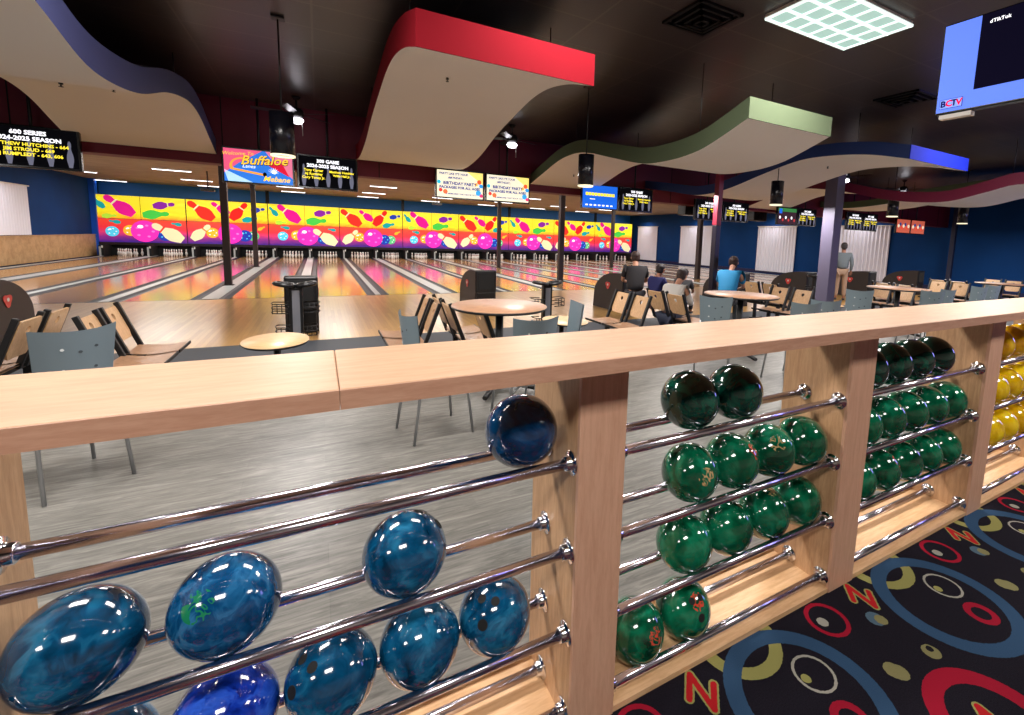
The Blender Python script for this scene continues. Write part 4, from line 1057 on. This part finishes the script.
def person(loc, rz, pose, shirt, pants, skin, hair, label, sleeve='long', hairlen=0., scale=1., beard=False, hold=None):
    """local: faces +Y. pose gives joint positions"""
    root = empty('person', loc, rz, label, 'person'); root.scale = (scale,) * 3
    J = pose
    names = ['pelvis', 'waist', 'chest', 'neck', 'head0', 'head1']
    ms = mat('skin_%d' % skin[0], skin, .5, spec=.3)
    rad = {'pelvis': (.11, .09), 'waist': (.095, .08), 'chest': (.10, .08), 'neck': .055, 'head0': (.07, .08), 'head1': (.078, .098), 'head2': (.07, .085)}
    j = []; e = []; idx = {}
    def add(n, p, r, par=None):
        idx[n] = len(j); j.append((V(p), r))
        if par: e.append((idx[par], idx[n]))
    add('pelvis', J['pelvis'], rad['pelvis']); add('waist', (V(J['pelvis']) + V(J['chest'])) / 2, rad['waist'], 'pelvis')
    add('chest', J['chest'], rad['chest'], 'waist')
    nk = V(J['neck']); hd = V(J['head'])
    add('neck', nk, .052, 'chest'); d = (hd - nk)
    add('head0', nk + d * .55 + V((0, .02, 0)), (.062, .07), 'neck'); add('head1', hd, (.078, .095), 'head0'); add('head2', hd + V((0, -.01, .075)), (.062, .07), 'head1')
    for s_, sx in (('L', -1), ('R', 1)):
        sh = V(J['sh' + s_]); el = V(J['el' + s_]); wr = V(J['wr' + s_])
        add('sh' + s_, sh, .045, 'chest'); add('el' + s_, el, .038, 'sh' + s_); add('wr' + s_, wr, .027, 'el' + s_)
        hdv = (wr - el).normalized(); pal = wr + hdv * .07
        add('pa' + s_, pal, (.036, .018), 'wr' + s_)
        side = hdv.cross(V((0, 0, 1)));
        if side.length < .1: side = V((0, 1, 0))
        side.normalize(); dn = hdv.cross(side)
        for k in range(4):
            b = pal + side * (k - 1.5) * .019 + hdv * .02
            add('f%s%d' % (s_, k), b, .0095, 'pa' + s_)
            add('g%s%d' % (s_, k), b + hdv * (.045 - .006 * abs(k - 1.3)) + V((0, 0, -.012)), .008, 'f%s%d' % (s_, k))
        add('t' + s_, wr + hdv * .03 + side * .035, .011, 'wr' + s_); add('u' + s_, wr + hdv * .075 + side * .05, .009, 't' + s_)
        hp = V(J['pelvis']) + V((sx * .09, 0, -.05)); kn = V(J['kn' + s_]); an = V(J['an' + s_])
        add('hp' + s_, hp, .085, 'pelvis'); add('kn' + s_, kn, .056, 'hp' + s_); add('an' + s_, an, .038, 'kn' + s_)
        add('to' + s_, an + V((0, .14, -.05)), (.04, .03), 'an' + s_)
    body = skinmesh('body', j, e, ms, root, 1)
    # shirt
    mS = mat('shirt_%d_%d_%d' % shirt, shirt, .8, bump=.2, bscale=40); mP = mat('trousers_%d_%d_%d' % pants, pants, .8)
    g = .03
    js = [(V(J['pelvis']) + V((0, 0, .0)), (.16 + g, .135 + g)), ((V(J['pelvis']) + V(J['chest'])) / 2, (.145 + g, .12 + g)), (V(J['chest']), (.17 + g, .125 + g)), (nk - (nk - V(J['chest'])) * .25, .072)]
    es = [(0, 1), (1, 2), (2, 3)]
    for s_ in 'LR':
        sh = V(J['sh' + s_]); el = V(J['el' + s_]); wr = V(J['wr' + s_])
        k = len(js); js.append((sh, .072)); es.append((2, k))
        if sleeve == 'long':
            js.append((el, .056)); js.append((el.lerp(wr, .92), .042)); es += [(k, k + 1), (k + 1, k + 2)]
        else:
            js.append((sh.lerp(el, .75), .062)); es.append((k, k + 1))
    skinmesh('shirt', js, es, mS, root, 2)
    jp = [(V(J['pelvis']) + V((0, 0, .0)), (.155, .13))]; ep = []
    for s_, sx in (('L', -1), ('R', 1)):
        hp = V(J['pelvis']) + V((sx * .09, 0, -.05)); kn = V(J['kn' + s_]); an = V(J['an' + s_])
        k = len(jp); jp += [(hp, .105), (kn, .074), (an.lerp(kn, .08), .058)]; ep += [(0, k), (k, k + 1), (k + 1, k + 2)]
    skinmesh('trousers', jp, ep, mP, root, 2)
    mH = mat('hair_%d' % hair[0], hair, .6, bump=.6, bscale=60); up_ = V((0, -.25, 1)).normalized()
    h = MB(); h.sphere(hd + V((0, -.02, .045)), .1, mH, 20, 14, (.92, 1.06, .92))
    h.sphere(hd + V((0, -.045, -.0)), .088, mH, 18, 12, (.98, .85, 1.0 + hairlen)); 
    h = h.build('hair', root)
    for q in (-1, 1):
        MB().sphere(hd + V((q * .082, .0, .0)), .022, ms, 10, 8, (.5, 1, 1.4)).build('ear', root)
        MB().sphere(hd + V((q * .03, .088, .02)), .011, m_white, 10, 8).sphere(hd + V((q * .03, .097, .02)), .005, m_dark, 8, 6).build('eye', root)
    MB().sphere(hd + V((0, .105, -.005)), .016, ms, 10, 8, (.8, 1.1, 1.5)).build('nose', root)
    MB().sphere(hd + V((0, .092, -.045)), .02, mat('lips', (150, 84, 78), .5), 10, 8, (1.2, .4, .3)).build('mouth', root)
    if beard: MB().sphere(hd + V((0, .045, -.06)), .07, mH, 16, 10, (.95, .85, .6)).build('beard', root)
    for s_, sx in (('L', -1), ('R', 1)):
        an = V(J['an' + s_]); MB().sphere(an + V((0, .06, -.045)), .06, mat('dark_shoe', (30, 28, 30), .5), 14, 8, (.75, 2.1, .65)).build('shoe', root)
    return root
def P_stand(lean=0., z=0.):
    return dict(pelvis=(0, 0, .94), chest=(0, lean * .3, 1.32), neck=(0, lean * .45, 1.50), head=(0, lean * .6 + .02, 1.64),
        shL=(-.19, lean * .4, 1.42), shR=(.19, lean * .4, 1.42), elL=(-.25, lean * .3, 1.13), elR=(.25, lean * .3, 1.13), wrL=(-.24, lean * .3 + .1, .9), wrR=(.24, lean * .3 + .1, .9),
        knL=(-.1, .02, .5), knR=(.1, .02, .5), anL=(-.11, 0, .09), anR=(.11, 0, .09))
def P_sit(lean=.15, hz=.48):
    return dict(pelvis=(0, 0, hz + .08), chest=(0, lean * .7, hz + .43), neck=(0, lean * 1.2, hz + .62), head=(0, lean * 1.55 + .05, hz + .74),
        shL=(-.19, lean * .9, hz + .54), shR=(.19, lean * .9, hz + .54), elL=(-.24, lean + .1, hz + .29), elR=(.24, lean + .1, hz + .29), wrL=(-.12, lean + .32, hz + .24), wrR=(.12, lean + .32, hz + .24),
        knL=(-.12, .46, hz + .04), knR=(.12, .46, hz + .04), anL=(-.12, .44, .09), anR=(.12, .44, .09))
black = person((5.83, 8.0, LZ), R(-30), P_sit(.14, .47), (28, 24, 28), (30, 28, 36), (176, 128, 104), (52, 30, 24), 'person in a black top seen from behind, leaning by the brown ball return', 'short', .1, 1.1)
navy = person((5.98, 7.55, LZ), R(-85), P_sit(.08, .44), (24, 26, 84), (92, 30, 44), (170, 120, 98), (30, 20, 20), 'person in a navy top and maroon trousers seated just right of the one in black', 'short', .1, .95)
greyp = person((5.26, 6.22, LZ), R(-70), P_sit(.24, .36), (186, 182, 176), (40, 46, 66), (176, 128, 104), (44, 28, 24), 'person in a pale grey long sleeved shirt seated on the bench, looking at a phone', 'long', .05)
ph = MB().box((-.035, -.07, -.005), (.035, .07, .005), m_white, .003).box((-.03, -.064, .0045), (.03, .064, .0062), scr('phone', (150, 170, 210), .6)).build('phone', loc=(5.84, 6.42, .50))
ph.rotation_euler = (R(20), R(-10), R(-70)); tag(ph, 'white phone held by the seated person in the pale grey shirt', 'phone')
behind = person((7.3, 8.2, LZ), R(-60), P_sit(.1, .34), (40, 40, 44), (40, 40, 50), (150, 105, 84), (30, 24, 24), 'person mostly hidden behind the one in pale grey, only a dark head showing', 'short', 0, .9)
bluep = person((6.98, 6.55, LZ), R(-58), P_sit(.30, .50), (24, 126, 176), (60, 62, 66), (190, 140, 116), (52, 40, 38), 'bearded man in a bright blue shirt seated right of the red and black post', 'short', 0, 1.06, True)
stand = person((14.75, 9.0, LZ), R(-55), P_stand(.0), (96, 104, 108), (150, 122, 100), (150, 108, 90), (40, 34, 34), 'man standing in a grey shirt and khaki trousers behind the lilac column, back turned', 'long', 0, 1.06)

# ------------------------------------------------------------------ lights
def area(name, loc, size, power, col=(1, 1, 1), rot=(0, 0, 0), sy=None):
    l = bpy.data.lights.new(name, 'AREA'); l.energy = power; l.size = size; l.color = col
    if sy: l.shape = 'RECTANGLE'; l.size_y = sy
    o = bpy.data.objects.new(name, l); C.objects.link(o); o.location = loc; o.rotation_euler = rot; return o
for x, y, p in ((4.33, 2.91, 80), (-.6, -1.1, 82), (4.6, -1.1, 86), (-4.2, -1.1, 66), (9.2, -1.1, 90), (-3.6, 3.1, 88), (-.9, 3.1, 88), (1.9, 3.2, 60), (8.6, 2.9, 100), (13, 1.6, 130), (18.5, 2, 110)):  # lamps above the planks are added fill for floor and cloud undersides
    area('troffer_and_fill_light', (x, y, CEIL - .1), 1.2, p, (1, .945, .895), sy=.6)
for x in (-6, 0, 6, 12, 18):
    for y in (16.3, 22.3, 29): area('lane_light', (x, y, CEIL - .1), 3, 130, (1, .96, .92), sy=.4)
for x in (-5, -.3, 3.3, 6.8, 10.2, 13.8, 17.5, 21):
    area('seating_light', (x, 7.4, 2.55), .6, 64, (1, .95, .92))
area('arcade_glow', (17, -1.0, 2.6), 2.5, 110, (.32, .3, 1), (R(60), 0, R(40)))
for y in (31.5, 25.5, 18.9, 13.7):
    area('curtain_wash', (X1 - .7, y, 3.5), .5, 26, (.95, .93, 1), (0, R(25), 0))
area('curtain_wash', (X0 + .7, 24, 3.5), .5, 30, (.95, .93, 1), (0, R(-25), 0))
w = bpy.data.worlds.new('World'); bpy.context.scene.world = w; w.use_nodes = True
w.node_tree.nodes['Background'].inputs[0].default_value = (.05, .05, .06, 1)
vs = bpy.context.scene.view_settings
vs.view_transform = 'Standard'; vs.look = 'None'; vs.exposure = .46; vs.gamma = 1; vs.use_curve_mapping = False
cy = bpy.context.scene.cycles
cy.max_bounces = 8; cy.diffuse_bounces = 3; cy.glossy_bounces = 4; cy.use_denoising = True
